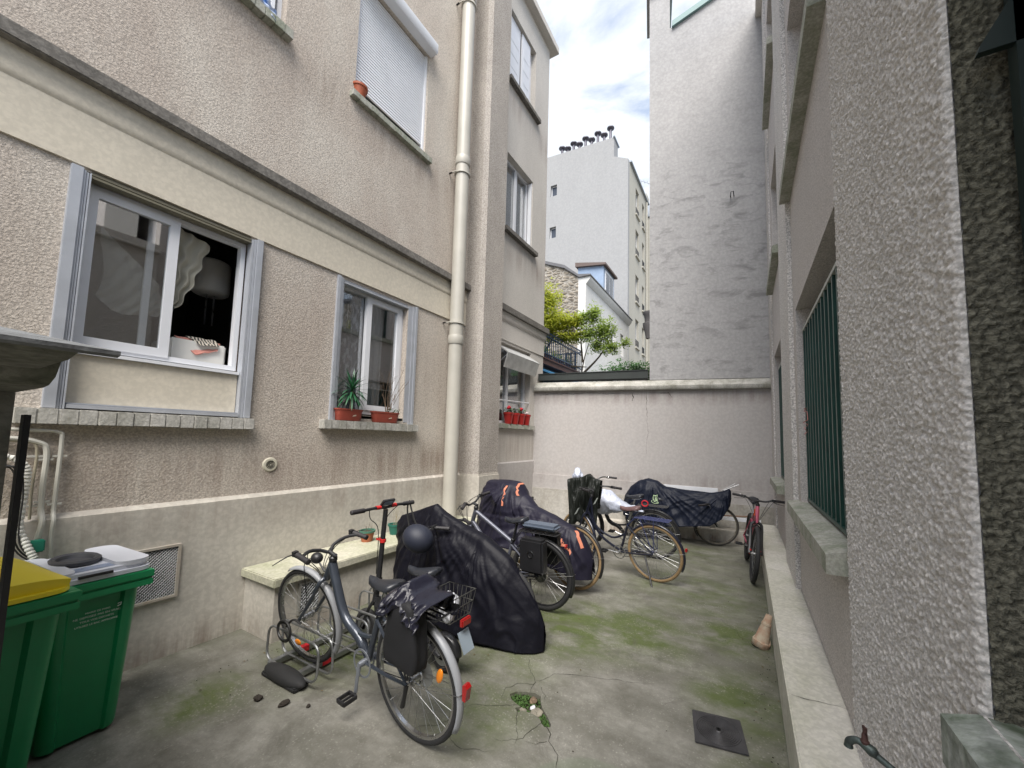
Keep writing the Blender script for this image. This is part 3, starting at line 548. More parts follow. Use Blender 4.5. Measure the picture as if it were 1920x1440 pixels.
def tall_window(y0,y1,z0,z1,label,shut):
    b=MB(); frame_rect(b,-4.02,-3.96,y0,y1,z0,z1,.045); Wn=b.build('window',PVC,LB); tag(Wn,label)
    sub(Wn,'pane',GLASS,lambda b:b.box(-3.995,-3.99,y0+.045,y1-.045,z0+.045,z1-.045))
    sub(Wn,'mullion',PVC,lambda b:b.box(-3.985,-3.95,(y0+y1)/2-.035,(y0+y1)/2+.035,z0+.045,z1-.045))
    sub(Wn,'sill',S_trim,lambda b:brick_sill(b,-3.96,-3.75,y0-.08,y1+.14,z0-.08,z0-.002))
    room(Wn,y0-.2,y1+.2,z0-.2,z1+.2)
    if shut:
        for (a0,a1,xx0,xx1) in ((y0+.02,(y0+y1)/2-.06,-3.93,-3.90),((y0+y1)/2-.02,y1-.18,-3.91,-3.88)):
            sub(Wn,'shutter',PVC,lambda b:(b.box(xx0,xx1,a0,a1,z0+.02,z1-.03,b=.004),*[b.box(xx1,xx1+.004,a0+.06,a1-.06,z0+.12+k*.28,z0+.32+k*.28) for k in range(4)]))
    else:
        curtain(Wn,mat('grey_net',(.45,.45,.47),.9),-4.05,y0+.06,y1-.06,z0+.05,z1-.05,.03,6,5)
        sub(Wn,'shutter',PVC,lambda b:(b.box(-3.94,-3.86,y1-.035,y1-.01,z0+.02,z1-.03,b=.003),b.box(-3.93,-3.865,y1-.04,y1-.036,z0+.1,z1-.1)))
    return Wn
tall_window(5.72,6.72,5.58,7.08,'first floor window behind the pilaster with net curtain and grey sill',False)
tall_window(5.72,6.72,8.56,10.04,'top floor window under the roof slab with half closed white shutters',True)
# vent, grilles on the wall
b=MB(); b.lathe([(0,.012),(.018,.012),(.022,.006),(.028,.006),(.032,.012),(.042,.014),(.058,.012),(.065,0)],n=32,M=Matrix.Translation((X,1.96,1.385))@Matrix.Rotation(PI/2,4,'Y'))
vn=b.build('round_vent',mat('cream_plastic',(.55,.52,.42),.5),None); tag(vn,'small round cream vent with ringed grille on the rough wall','vent')
b=MB()
for rr_ in (.012,.024,.036): b.tube([(X+.0135,1.96+rr_*math.cos(a),1.385+rr_*math.sin(a)) for a in np.linspace(0,2*PI,24,endpoint=False)],.003,n=4,closed=True)
o=b.build('grille_ring',mat('vent_shadow',(.08,.075,.06),.8),vn)
def mesh_grille(name,label,xf,y0,y1,z0,z1,skew,m1,pitch):
    # y0 at bottom may differ from top (skew); frame + diagonal wire lattice + dark recess board
    T=thing(name,label,'grille',(xf,(y0+y1)/2,z0))
    b=MB(); t=.018
    frame_rect(b,xf+.0,xf+.022,y0,y1,z0,z1,t); b.build('frame',m1,T)
    b=MB(); b.box(xf+.001,xf+.004,y0+t,y1-t,z0+t,z1-t); b.build('recess',mat('recess_black',(.03,.028,.025),.9),T)
    b=MB(); u=-(z1-z0)
    W_=y1-y0-2*t; H=z1-z0-2*t; Y0=y0+t; Z0=z0+t
    k=-H
    while k<W_:
        a0=max(0,k); a1=min(W_,k+H); 
        if a1>a0: b.tube([(xf+.012,Y0+a0,Z0+a0-k),(xf+.012,Y0+a1,Z0+a1-k)],.0022,n=4)
        k2=k+H; a0=max(0,k2-H); a1=min(W_,k2)
        if a1>a0: b.tube([(xf+.014,Y0+a0,Z0+k2-a0),(xf+.014,Y0+a1,Z0+k2-a1)],.0022,n=4)
        k+=pitch
    b.build('wire_mesh',STEEL,T); return T
mesh_grille('cellar_grille','rusty framed diamond mesh cellar grille low on the left wall behind the bins',X+.037,.98,1.35,.43,.82,0,mat('rusty_cream_frame',(.42,.39,.34),.7,col2=(.33,.27,.21),vscale=9),.022)
# bench ledge
BL=thing('masonry_bench','low rendered masonry bench with thick mossy slab along the left wall','bench',(-3.5,1.8,0))
b=MB(); b.box(X+.035,-3.34,1.815,4.62,0,.445); b.build('base',S_plinth,BL)
b=MB(); b.box(X+.035,-3.28,1.775,4.60,.445,.515,b=.008); b.build('slab',S_ledge,BL)
mesh_grille('bench_grille','small square mesh grille in the front of the masonry bench, seen through the front wheel',-3.339,2.0,2.2,.15,.41,0,mat('grey_frame',(.3,.29,.26),.7,.2),.03)
# pipe
DP=thing('drainpipe','thick painted beige drainpipe running full height beside the pilaster','drainpipe',(-3.68,4.27,.5))
PIPE=mat('pipe_paint',(.44,.42,.37),.45,var=.12,vscale=3)
b=MB(); 
for z0,z1 in ((0.515,3.15),(3.15,5.9),(5.9,8.6),(8.6,10.69)): 
    b.lathe([(.10,z0),(.10,z1-.13),(.108,z1-.13),(.113,z1-.12),(.113,z1-.02),(.108,z1),(.10,z1)],n=28,M=Matrix.Translation((-3.685,4.285,0)))
b.build('pipe',PIPE,DP)
for z in (3.32,5.62,8.4):
    b=MB(); b.lathe([(.102,z),(.118,z),(.118,z+.03),(.102,z+.03)],n=28,M=Matrix.Translation((-3.685,4.285,0))); b.box(X-.01,-3.78,4.16,4.18,z+.008,z+.022); b.box(X-.01,-3.70,4.16,4.174,z+.008,z+.022); b.build('clamp',PIPE,DP)
# ================================================================ BACK WALL (slightly skewed), ledges
A=Vector((-3.84,7.0,0)); B=Vector((.55,7.927,0)); dv=(B-A).normalized(); ang=math.atan2(dv.y,dv.x); Lw=(B-A).length
BW=thing('boundary_wall','smooth rendered back boundary wall with pale sloped coping between the two buildings','wall',tuple(A),rz=ang)
b=MB(); b.box(0,Lw,0,.30,0,2.66); b.build('wall',S_back,BW,local=True)
b=MB(); b.prism([(-.075,2.66),(-.09,2.68),(-.09,2.735),(.10,2.86),(.20,2.88),(.36,2.80),(.38,2.66)],0.005,Lw,ax='x')
b.build('coping',S_stone,BW,local=True)
b=MB(); b.prism([(0,.70),(Lw,.60),(Lw,.83),(0,.98)],-.035,-.001,ax='y'); b.build('skirting',S_back,BW,local=True)
b=MB(); b.prism([(-.0,0),(Lw,0),(Lw,.60),(0,.70)],-.05,-.001,ax='y'); b.build('lower_wall',S_low,BW,local=True)
b=MB(); b.box(1.2,Lw,-.26,-.05,0,.20,b=.006); b.build('foot_ledge',S_plinth,BW,local=True)
b=MB(); 
crack([(2.24,2.62),(2.25,2.2),(2.26,1.9),(2.24,1.5),(2.24,1.35)],.010,seed=21,mb=b,plane='y',c=-.0015); crack([(.1,2.60),(1.2,2.62),(2.2,2.58)],.012,seed=22,mb=b,plane='y',c=-.0015)
crack([(2.5,2.60),(2.65,2.60),(2.70,2.50)],.022,seed=23,mb=b,plane='y',c=-.0015);crack([(1.98,2.60),(2.0,2.52),(1.97,2.44)],.03,seed=24,mb=b,plane='y',c=-.0015); b.build('crack',CR,BW,local=True)
# dark planter trough on the coping
pt=thing('planter_trough','long black trough lying on the coping of the back wall under the hedge','planter',tuple(A+dv*.05),rz=ang)
b=MB(); b.prism([(.0,2.905),(2.22,2.905),(2.22,3.06),(.0,3.03)],.08,.34,ax='y'); b.prism([(.0,3.03),(2.22,3.06),(2.22,3.075),(.0,3.045)],.065,.355,ax='y')
b.build('box',mat('dark_green_black',(.02,.026,.024),.6,var=.3),pt,local=True)
# ================================================================ TOWER (party wall above the boundary wall)
TW=thing('party_wall_building','tall blank pale weathered party wall with chimney rising above the back wall','building',tuple(A+dv*2.30),rz=ang)
b=MB(); b.prism([(0,2.87),(4.6,2.87),(4.6,11.6),(1.9,10.9),(.44,10.18),(0,10.18)],.10,4.0,ax='y'); b.build('wall',S_tower,TW,local=True)
b=MB(); b.box(0.0,.40,.10,.9,10.18,11.0); b.box(-.06,.46,.04,.96,11.0,11.12,b=.01); b.build('chimney',S_tower,TW,local=True)
b=MB(); b.prism([(.44,10.15),(1.9,10.87),(1.9,10.99),(.44,10.27)],.04,4.1,ax='y'); b.build('roof_edge',mat('verdigris',(.16,.26,.26),.6,var=.2),TW,local=True)
# ================================================================ RIGHT BUILDING
RB=thing('apartment_building','right grey roughcast apartment building with green barred windows and stone sills','building',(.42,2,0))
XB=.425; XP=.405; XT=.75
hr_=[(2.42,4.22,1.17,2.93),(5.85,7.15,1.17,3.07),(2.42,4.22,4.20,5.75),(5.6,7.0,4.22,5.8),(2.42,4.22,7.2,8.8),(5.6,7.0,7.1,8.7)]
b=MB(); cells(b,XB,XT,2.30,4.40,0,6.6,[h for h in hr_ if h[0]<4 and h[3]<6.6]); b.build('bay_wall',S_bay,RB)  # bay top, out of view, kept low for light on the left wall
b=MB(); cells(b,XB,XT,5.35,7.35,0,9.9,[h for h in hr_ if h[0]>4]); b.build('bay_wall',S_bay,RB)
b=MB(); b.box(XP-.02,XT,4.40,5.35,0,9.9); b.box(XP,XT,7.35,8.1,0,9.9); b.build('pier',S_right,RB)
b=MB(); cells(b,XP+.006,XT,1.156,2.298,0,4.5,[]); cells(b,XP,XT,-5,1.15,0,1.15,[]); cells(b,XP,XT,-5,1.15,3.3,4.5,[]); cells(b,XP,XT,-5,-1.2,1.15,3.3,[]); b.build('near_pier',S_right,RB)  # unseen top of the near wing kept low so light reaches the left wall
b=MB(); b.box(.46,1.1,1.1515,1.1535,1.2,3.3); b.box(XT,1.2,1.154,1.35,1.15,3.3)
b.box(5,5.3,-5,2.3,0,4.5); b.box(5,5.3,2.3,4.4,0,6.6); b.box(5,5.3,4.4,8.1,0,9.9); b.box(XT,5,8.08,8.1,0,9.9); b.box(XT,5,-5,-4.9,0,4.5); b.box(XT,5,4.4,4.5,6.6,9.9); b.box(XT,5,2.3,2.4,4.5,6.6); b.build('rear_wall',S_bay,RB)
def roughcast(name,m,path,z0,z1,st,amp,par,f=95):
    # real relief: sheet following a plan path, every vertex pushed out by pebbly noise
    P=[Vector((x,y,0)) for x,y in path]; D=[]
    for i in range(len(P)-1):
        n=max(1,int((P[i+1]-P[i]).length/st))
        for k in range(n): D.append(P[i].lerp(P[i+1],k/n))
    D.append(P[-1]); nz_=int((z1-z0)/st); vs=[]; nn=len(D)
    N_=[]
    for i in range(nn):
        t=(D[min(i+2,nn-1)]-D[max(i-2,0)]).normalized(); N_.append(Vector((-t.y,t.x,0)))
    for j in range(nz_+1):
        z=z0+(z1-z0)*j/nz_
        for i in range(nn):
            q=Vector((D[i].x,D[i].y,z)); h=noise.noise(q*f)+.55*noise.noise(q*f*2.1+Vector((5,5,5)))+.5*noise.noise(q*9)*noise.noise(q*31)
            vs.append(tuple(q+N_[i]*(amp*max(-.55,min(.7,h*1.3)))))
    fs=[(j*nn+i,j*nn+i+1,(j+1)*nn+i+1,(j+1)*nn+i) for j in range(nz_) for i in range(nn-1)]
    me=bpy.data.meshes.new(name); me.from_pydata(vs,[],fs); me.polygons.foreach_set('use_smooth',[True]*len(fs)); me.materials.append(m)
    me.transform(wm(par).inverted()); o=bpy.data.objects.new(name,me); COL.objects.link(o); o.parent=par; return o
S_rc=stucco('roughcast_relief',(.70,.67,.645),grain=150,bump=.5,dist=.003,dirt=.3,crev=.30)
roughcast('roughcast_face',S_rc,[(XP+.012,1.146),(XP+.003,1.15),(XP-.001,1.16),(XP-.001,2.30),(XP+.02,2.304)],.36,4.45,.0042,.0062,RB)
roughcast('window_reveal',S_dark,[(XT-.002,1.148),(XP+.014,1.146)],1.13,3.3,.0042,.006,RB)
for y0_,y1_,z0_,z1_ in ((-5,2.3,4.501,4.62),(2.302,4.40,6.601,6.74),(4.402,8.2,9.901,10.05)): b=MB(); b.box(XP-.1,5.3,y0_,y1_,z0_,z1_); b.build('roof_slab',S_far,RB)  # unseen roofs stepped down toward the camera to let light in
GREEN=mat('dark_green_paint',(.012,.055,.042),.4,var=.35,vscale=9)
def barred(y0,y1,z0,z1,label,bars=True,xg=.485):
    b=MB(); frame_rect(b,.62,.66,y0,y1,z0,z1,.05); Wn=b.build('window',mat('dark_green_frame',(.02,.05,.045),.5),RB); tag(Wn,label)
    sub(Wn,'pane',GLASS,lambda b:b.box(.638,.642,y0+.05,y1-.05,z0+.05,z1-.05))
    sub(Wn,'sill',S_sill,lambda b:(b.prism([(.335,z0-.115),(.335,z0-.02),(.43,z0+.004),(XB+.15,z0+.004),(XB+.15,z0-.115)],y0-.02,y1+.20,ax='y'),))
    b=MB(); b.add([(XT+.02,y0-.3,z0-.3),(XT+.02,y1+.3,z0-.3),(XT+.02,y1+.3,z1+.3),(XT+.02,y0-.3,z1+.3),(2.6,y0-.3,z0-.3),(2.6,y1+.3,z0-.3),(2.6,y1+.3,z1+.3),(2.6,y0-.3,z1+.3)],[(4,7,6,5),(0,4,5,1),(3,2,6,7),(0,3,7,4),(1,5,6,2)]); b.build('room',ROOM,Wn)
    if bars:
        def g_(b):
            n=int((y1-y0)/.135)
            for i in range(n+1):
                y=y0+.04+(y1-y0-.08)*i/n; b.box(xg-.011,xg+.011,y-.016,y+.016,z0+.05,z1-.22)
            b.box(xg-.013,xg+.013,y0,y1,z0+.025,z0+.05)
        sub(Wn,'security_bars',GREEN,g_)
        sub(Wn,'top_rail',mat('pale_rail',(.42,.43,.40),.5,.3),lambda b:b.box(xg-.015,xg+.015,y0,y1,z1-.22,z1-.195))
        sub(Wn,'sheet_panel',mat('green_sheet',(.01,.035,.03),.5),lambda b:b.box(xg+.06,xg+.068,y0+.02,y1-.02,z0+.03,z1-.2))
    return Wn
barred(2.42,4.22,1.17,2.93,'near right window with dark green security bars and mossy stone sill')
barred(5.85,7.15,1.17,3.07,'far right window with dark green security bars near the back wall')
barred(2.42,4.22,4.20,5.75,'first floor right window seen steeply from below its deep sill',False)
barred(5.6,7.0,4.22,5.8,'first floor far right window near the party wall',False)
barred(5.6,7.0,7.1,8.7,'second floor far right window near the party wall',False)
# near window: sill, grille
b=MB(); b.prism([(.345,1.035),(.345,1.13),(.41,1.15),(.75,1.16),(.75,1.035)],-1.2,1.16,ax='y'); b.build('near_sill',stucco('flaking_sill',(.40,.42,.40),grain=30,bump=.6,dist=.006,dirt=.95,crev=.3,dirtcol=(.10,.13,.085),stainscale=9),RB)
b=MB(); frame_rect(b,.490,.515,-1.1,1.115,1.19,3.2,.03)
for i in range(14): b.box(.493,.512,-1.0+i*.15,-.975+i*.15,1.22,3.17)
b.build('near_grille',mat('near_black_green',(.008,.018,.016),.5),RB)
b=MB(); b.prism([(.436,2.50),(.60,2.50),(.60,2.80),(.44,2.515)],1.085,1.10,ax='y'); b.build('grille_bracket',mat('near_black_green',(.008,.018,.016),.5),RB)
# kerb ledge along right wall
KB=thing('kerb_ledge','long low concrete ledge with cracked pale top along the foot of the right wall','ledge',(.3,3,0))
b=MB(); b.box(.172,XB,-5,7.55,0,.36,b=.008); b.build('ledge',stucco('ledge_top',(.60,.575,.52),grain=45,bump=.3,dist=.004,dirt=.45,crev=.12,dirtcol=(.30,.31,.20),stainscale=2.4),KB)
b=MB()
for i,y in enumerate((1.95,2.55,3.35,4.05,4.9,5.6)): crack([(.18,y),(.3,y+.02),(.42,y+.01)],.006,z=.3625,seed=60+i,mb=b)
b.build('crack',CR,KB)
# ================================================================ BICYCLES
SPOKE=mat('spoke_steel',(.38,.38,.38),.35,.9)
TAN=mat('tan_tyre',(.30,.20,.10),.75,bump=.2,bscale=300,var=.25,vscale=8)
SADL=mat('saddle_vinyl',(.02,.022,.028),.38,bump=.15,bscale=250)
GRIP=mat('grip_rubber',(.022,.02,.022),.6,bump=.3,bscale=400)
AMBER=mat('amber_reflector',(.85,.25,.01),.25,coat=.5,bump=.3,bscale=500); REDP=mat('red_lens',(.33,.01,.01),.2,coat=.6,bump=.25,bscale=500)
CABLE=mat('cable_black',(.015,.015,.015),.5)
def wheel(par,c,Rw,tw,S,tyre=RUB,rim=CHROME,nsp=32,name='wheel',hubr=.02,sw=None):
    """wheel in the local x-z plane of the bike, S= point transform (steering)"""
    Mt=S@Matrix.Translation(c)
    ri=Rw-tw*1.75
    b=MB(); n=56
    prof=[(ri-.012,-.010),(ri-.004,-.0125),(ri+.008,-.0125),(ri+.008,.0125),(ri-.004,.0125),(ri-.012,.010),(ri-.012,-.010)]
    Rx=Matrix.Rotation(PI/2,4,'X')
    b.lathe(prof,n=n,M=Mt@Rx); w_=b.build(name,rim,par,local=True)
    b=MB(); b.tube([((Rw-tw)*math.cos(a),0,(Rw-tw)*math.sin(a)) for a in np.linspace(0,2*PI,n,endpoint=False)],tw,n=10,closed=True,M=Mt); b.build('tyre',tyre,w_,local=True)
    b=MB(); r_=.0013 if sw is None else sw
    for i in range(nsp):
        a=2*PI*i/nsp; sgn=1 if i%2 else -1; ah=a+(.9 if (i//2)%2 else -.9)
        b.tube([(.022*math.cos(ah),sgn*.03,.022*math.sin(ah)),((ri-.008)*math.cos(a),0,(ri-.008)*math.sin(a))],r_,n=4,cap=False,M=Mt)
    b.build('spokes',SPOKE,w_,local=True)
    b=MB(); b.lathe([(0,-.055),(.008,-.055),(.008,-.038),(.028,-.034),(.028,-.028),(hubr,-.024),(hubr,.024),(.028,.028),(.028,.034),(.008,.038),(.008,.055),(0,.055)],n=16,M=Mt@Rx); b.build('hub',CHROME,w_,local=True)
    return w_
def arc(c,r,a0,a1,n=24): return [(c[0]+r*math.cos(a),c[1],c[2]+r*math.sin(a)) for a in np.linspace(a0,a1,n)]
def guard(par,c,r,a0,a1,m,S,wd=.026,name='mudguard'):
    b=MB(); n=28; vs=[];fs=[]; k=7
    for i,a in enumerate(np.linspace(R_(a0),R_(a1),n)):
        for j in range(k):
            t=-1+2*j/(k-1); rr=r-.018*t*t
            vs.append((c[0]+rr*math.cos(a),t*wd,c[2]+rr*math.sin(a)))
    for i in range(n-1):
        for j in range(k-1): q=i*k+j; fs.append((q,q+1,q+k+1,q+k))
    b.add(vs,fs,True,M=S); o=b.build(name,m,par,local=True,recalc=False)
    md=o.modifiers.new('s','SOLIDIFY'); md.thickness=.0015; return o
def saddle(par,p,m,Lx=.27,wd=.085,tilt=0.0,railm=CHROME):
    b=MB(); n=14; k=9; vs=[];fs=[]
    for i in range(n+1):
        u=i/n; x=p[0]-Lx*.42+Lx*u; ww=wd*(1-u)**1.1*(.55+.45*math.sin(min(1,u*5)*PI/2))+.022*(u*.9+.1)
        if i==0: ww*=.55
        if i==n: ww*=.6
        top=p[2]+.018*math.cos(u*PI*1.2)+(.006 if u>.85 else 0)+tilt*(u-.5)
        for j in range(k):
            a=PI*j/(k-1); vs.append((x,p[1]+ww*math.cos(a),top-.035+.038*math.sin(a)**.6))
        vs.append((x,p[1]-ww*.7,top-.045)); vs.append((x,p[1]+ww*.7,top-.045))
    kk=k+2
    for i in range(n):
        for j in range(kk): j2=(j+1)%kk; fs.append((i*kk+j,i*kk+j2,(i+1)*kk+j2,(i+1)*kk+j))
    fs.append(list(range(kk))); fs.append([n*kk+j for j in range(kk)][::-1])
    b.add(vs,fs,True); s_=b.build('saddle',m,par,local=True,sharp=60)
    b=MB()
    for s in (-1,1): b.tube([(p[0]-.09,p[1]+s*.03,p[2]-.03),(p[0]-.05,p[1]+s*.022,p[2]-.06),(p[0]+.05,p[1]+s*.022,p[2]-.06),(p[0]+.11,p[1]+s*.01,p[2]-.03)],.0035,n=5)
    b.build('rail',railm,s_,local=True); return s_
def handlebar(par,S,top,kind,m,half=.29,griplen=.12,back=.16,rise=.04,gm=GRIP,gcol=None):
    for_=[]
    if kind=='city': P=[(top[0],0,top[2]),(top[0]+.03,.05,top[2]+rise*.5),(top[0]+.02,.13,top[2]+rise),(top[0]-.03,.21,top[2]+rise),(top[0]-back,half,top[2]+rise*.8)]
    elif kind=='dutch': P=[(top[0],0,top[2]),(top[0]+.05,.06,top[2]+rise*.5),(top[0]+.03,.19,top[2]+rise),(top[0]-.08,.27,top[2]+rise),(top[0]-.24,.29,top[2]+rise*.9)]
    else: P=[(top[0],0,top[2]),(top[0],.08,top[2]+.002),(top[0]-.005,.16,top[2]+rise),(top[0]-.02,.22,top[2]+rise),(top[0]-.05,half+.02,top[2]+rise)]
    b=MB(); full=[(x,-y,z) for x,y,z in P[::-1]]+P[1:]; b.tube(smooth_path(full,3),.0115,n=8,M=S); hb=b.build('handlebar',m,par,local=True)
    for s in (1,-1):
        e=Vector((P[-1][0],P[-1][1]*s,P[-1][2])); d=(Vector((P[-2][0],P[-2][1]*s,P[-2][2]))-e).normalized()
        b=MB(); b.tube([e-d*.005,e-d*.002,e+d*.03,e+d*(griplen-.02),e+d*griplen,e+d*(griplen+.002)],[.012,.018,.0165,.017,.019,.013],n=10,M=S); b.build('grip',gm,hb,local=True)
        b=MB(); q=e+d*(griplen+.025); b.box(-.014,.014,-.014,.014,-.016,.016,M=S@Matrix.Translation(q)); 
        b.tube([q+Vector((.02,0,-.01)),q+Vector((.05,s*.02,-.02)),q+Vector((.045,s*.08,-.03)),q+Vector((.035,s*.12,-.034))],[.007,.007,.005,.004],n=6,M=S,sq=.6); b.build('brake_lever',m if m is not BLACK else BLACK,hb,local=True)
    return hb
def smooth_path(P,k=3):
    P=[Vector(p) for p in P]; out_=[]
    for i in range(len(P)-1):
        p0=P[max(i-1,0)];p1=P[i];p2=P[i+1];p3=P[min(i+2,len(P)-1)]
        for j in range(k):
            t=j/k; out_.append(.5*((2*p1)+(-p0+p2)*t+(2*p0-5*p1+4*p2-p3)*t*t+(-p0+3*p1-3*p2+p3)*t**3))
    out_.append(P[-1]); return out_
def crankset(par,bb,m,ang,side=-1,pedals=True,ringr=.085,pm=BLACK):
    b=MB(); Rx=Matrix.Rotation(PI/2,4,'X'); T=Matrix.Translation(bb)
    b.lathe([(ringr-.012,-.048),(ringr,-.048),(ringr,-.044),(ringr-.012,-.044),(ringr-.012,-.048)],n=36,M=T@Matrix.Translation((0,0,0))@Rx)
    for k in range(5):
        a=2*PI*k/5; b.tube([(0,.046,0),((ringr-.008)*math.cos(a),.046,(ringr-.008)*math.sin(a))],.006,n=5,M=T@Matrix.Scale(-1,4,(0,1,0)) if side<0 else T)
    b.lathe([(0,-.07),(.016,-.07),(.02,-.04),(.02,.04),(.016,.07),(0,.07)],n=14,M=T@Rx); cs=b.build('crankset',m,par,local=True)
    for s in (1,-1):
        a=ang if s==side else ang+PI; e=Vector((.17*math.cos(a),s*.075,.17*math.sin(a)))
        b=MB(); b.tube([(0,s*.062,0),e*.5+Vector((0,s*.035,0)),e],[.013,.010,.010],n=8,M=T,sq=.6); b.build('crank_arm',m,cs,local=True)
        if pedals:
            c=e+Vector((0,s*.055,0)); b=MB()
            for dx in (-.034,.034): b.box(c.x+dx-.006,c.x+dx+.006,c.y-.042,c.y+.042,c.z-.012,c.z+.012,M=T,b=.002)
            for dy in (-.038,.038): b.box(c.x-.03,c.x+.03,c.y+dy-.006,c.y+dy+.006,c.z-.010,c.z+.010,M=T)
            b.tube([(e.x,e.y,e.z),(c.x,c.y+s*.04,c.z)],.008,n=6,M=T); b.build('pedal',pm,cs,local=True)
    return cs
def chain(par,bb,ra,ringr=.085,spr=.03):
    b=MB(); y=-.046
    a1=(ra[0],y,ra[2]+spr); a2=(bb[0],y,bb[2]+ringr); b1=(ra[0],y,ra[2]-spr); b2=(bb[0],y,bb[2]-ringr)
    b.tube([a1,a2],.004,n=4); b.tube([(ra[0]+.02,y,ra[2]-spr-.04),b2],.004,n=4); b.tube([b1,(ra[0]+.02,y,ra[2]-spr-.04)],.004,n=4); return b.build('chain',CABLE,par,local=True)
def bike(name,label,loc,yaw,lean,cfg,group='bicycles parked in the courtyard',cat='bicycle',pitch=0):
    c=dict(R=.34,tw=.019,wb=1.08,frame='step',fm=None,steer=0,tyre=RUB,rim=CHROME,bars='city',guards=None,rack=None,saddle_h=.92,bar_h=1.05,hadv=0,cr=-1.2,stand=False,forkm=None,chaincover=None,saddlem=SADL,bbx=.44,nsp=32,front=True,rear=True,pedals=True,half=.29,rise=.04,light=False,gm=GRIP,sad=True,barm=BLACK); c.update(cfg)
    T=thing(name,label,cat,loc,yaw,group,rx=-lean,ry=pitch)
    R=c['R']; fm=c['fm']; fk=c['forkm'] or fm; I=Matrix.Identity(4)
    ra=Vector((0,0,R)); fa=Vector((c['wb'],0,R)); ax=Vector((-c.get('ha',.342),0,.94)).normalized()
    crown=Vector((c['wb']-.045,0,R))+ax*(R+.045); 
    hl=(c['bar_h']-.10-crown.z)/ax.z; hl=max(.09,min(hl,.24)) ; htop=crown+ax*hl
    S=Matrix.Translation(crown)@Matrix.Rotation(c['steer'],4,ax)@Matrix.Translation(-crown)
    bb=Vector((c['bbx'],0,.285)); st=Vector((-.30,0,.954)).normalized()
    if c['rear']: 
        wr=wheel(T,ra,R,c['tw'],I,c['tyre'],c['rim'],c['nsp'],hubr=c.get('rhub',.022))
    if c['front']: wf=wheel(T,fa,R,c['tw'],S,c['tyre'],c['rim'],c['nsp'],name='wheel')
    b=MB(); fr=c['frame']; hd=crown+ax*.02; r=.016
    sl=c['saddle_h']-.14; stop=bb+st*((min(.62,sl)-bb.z)/st.z)
    if fr=='step':
        stop=bb+st*.34
        p1=smooth_path([htop-ax*.02,htop-ax*.03+Vector((-.05,0,-.10)),Vector((bb.x+.26,0,.47)),bb+Vector((.10,0,.10)),bb],6)
        b.tube(p1,[.029 if i<len(p1)-4 else .022 for i in range(len(p1))],n=12)
        b.tube(smooth_path([Vector((bb.x+.30,0,.52)),Vector((bb.x+.16,0,.42)),Vector((bb.x+.02,0,.42)),bb+st*.17],5),.014,n=8)
        b.tube([bb,stop],.019,n=10); b.tube([crown-ax*.01,htop],.024,n=14)
        sj=bb+st*.30
    elif fr in('diamond','ebike','mtb'):
        tt=stop if fr!='mtb' else bb+st*.40
        big=.024 if fr=='ebike' else (.026 if fr=='mtb' else .018)
        stop=tt+st*.02
        b.tube([hd+ax*.03,bb],big,n=12); b.tube([htop-ax*.025,tt-st*.01],.021 if fr=='ebike' else .018,n=12); b.tube([bb,stop],.018,n=10); b.tube([crown-ax*.01,htop],.023,n=14); sj=tt-st*.03
    else: # dutch low double curved
        stop=bb+st*.42
        b.tube([crown-ax*.01,htop],.02,n=12); b.tube(smooth_path([htop-ax*.03,Vector((bb.x+.36,0,.58)),Vector((bb.x+.12,0,.44)),bb+st*.24],5),.014,n=8)
        b.tube(smooth_path([hd+ax*.02,Vector((bb.x+.28,0,.44)),bb],5),.016,n=8); b.tube([bb,stop],.016,n=10); sj=bb+st*.36
    for s in (-1,1):
        b.tube([bb+Vector((-.02,s*.03,0)),Vector((.20,s*.045,R*.75+.05)),ra+Vector((0,s*.062,0))],[.011,.010,.009],n=6); b.tube([sj+Vector((0,s*.018,0)),ra+Vector((0,s*.062,0))],.0085,n=6)
    frm=b.build('frame',fm,T,local=True)
    # fork
    b=MB(); b.tube([crown,htop+ax*.01],.017,n=10,M=S)
    fr_r=[.014,.014,.013,.011] if fr!='mtb' else [.019,.019,.022,.022]
    for s in (-1,1): b.tube(smooth_path([crown+Vector((0,s*.01,0)),crown+Vector((.01,s*.055,-.03)),crown-ax*(R*.5)+Vector((.0,s*.06,0)),fa+Vector((0,s*.062,0))],3),[fr_r[min(3,int(i*4/10))] for i in range(10)],n=8,M=S)
    if fr=='mtb': b.tube([crown+Vector((.03,-.06,-.07)),crown+Vector((.06,0,-.02)),crown+Vector((.03,.06,-.07))],.012,n=6,M=S)
    b.build('fork',fk,T,local=True)
    # stem + bars
    b=MB(); stp=htop+ax*(c['bar_h']-c['rise']-htop.z)/ax.z; b.tube([htop-ax*.01,stp-ax*.01],.014,n=10,M=S)
    btop=stp+Vector((.06 if c['bars']!='dutch' else .02,0,0)); b.tube([stp-ax*.02,btop],.014,n=8,M=S); b.lathe([(.026,0),(.026,.022),(.018,.03)],n=14,M=S@Matrix.Translation(htop)); b.build('stem',BLACK if c['barm'] is BLACK else CHROME,T,local=True)
    handlebar(T,S,btop,c['bars'],c['barm'],half=c['half'],rise=c['rise'],gm=c['gm'],back=c.get('backs',.16))
    # cables
    b=MB()
    for s in (-1,1,-.6,.7): b.tube(smooth_path([btop+Vector((.02,s*.18,c['rise'])),btop+Vector((.11,s*.12,-.03)),crown+Vector((.06,s*.03,.05)),crown+Vector((-.0,s*.03,-.02))],5),.0028,n=5,M=S)
    b.build('brake_cable',CABLE,T,local=True)
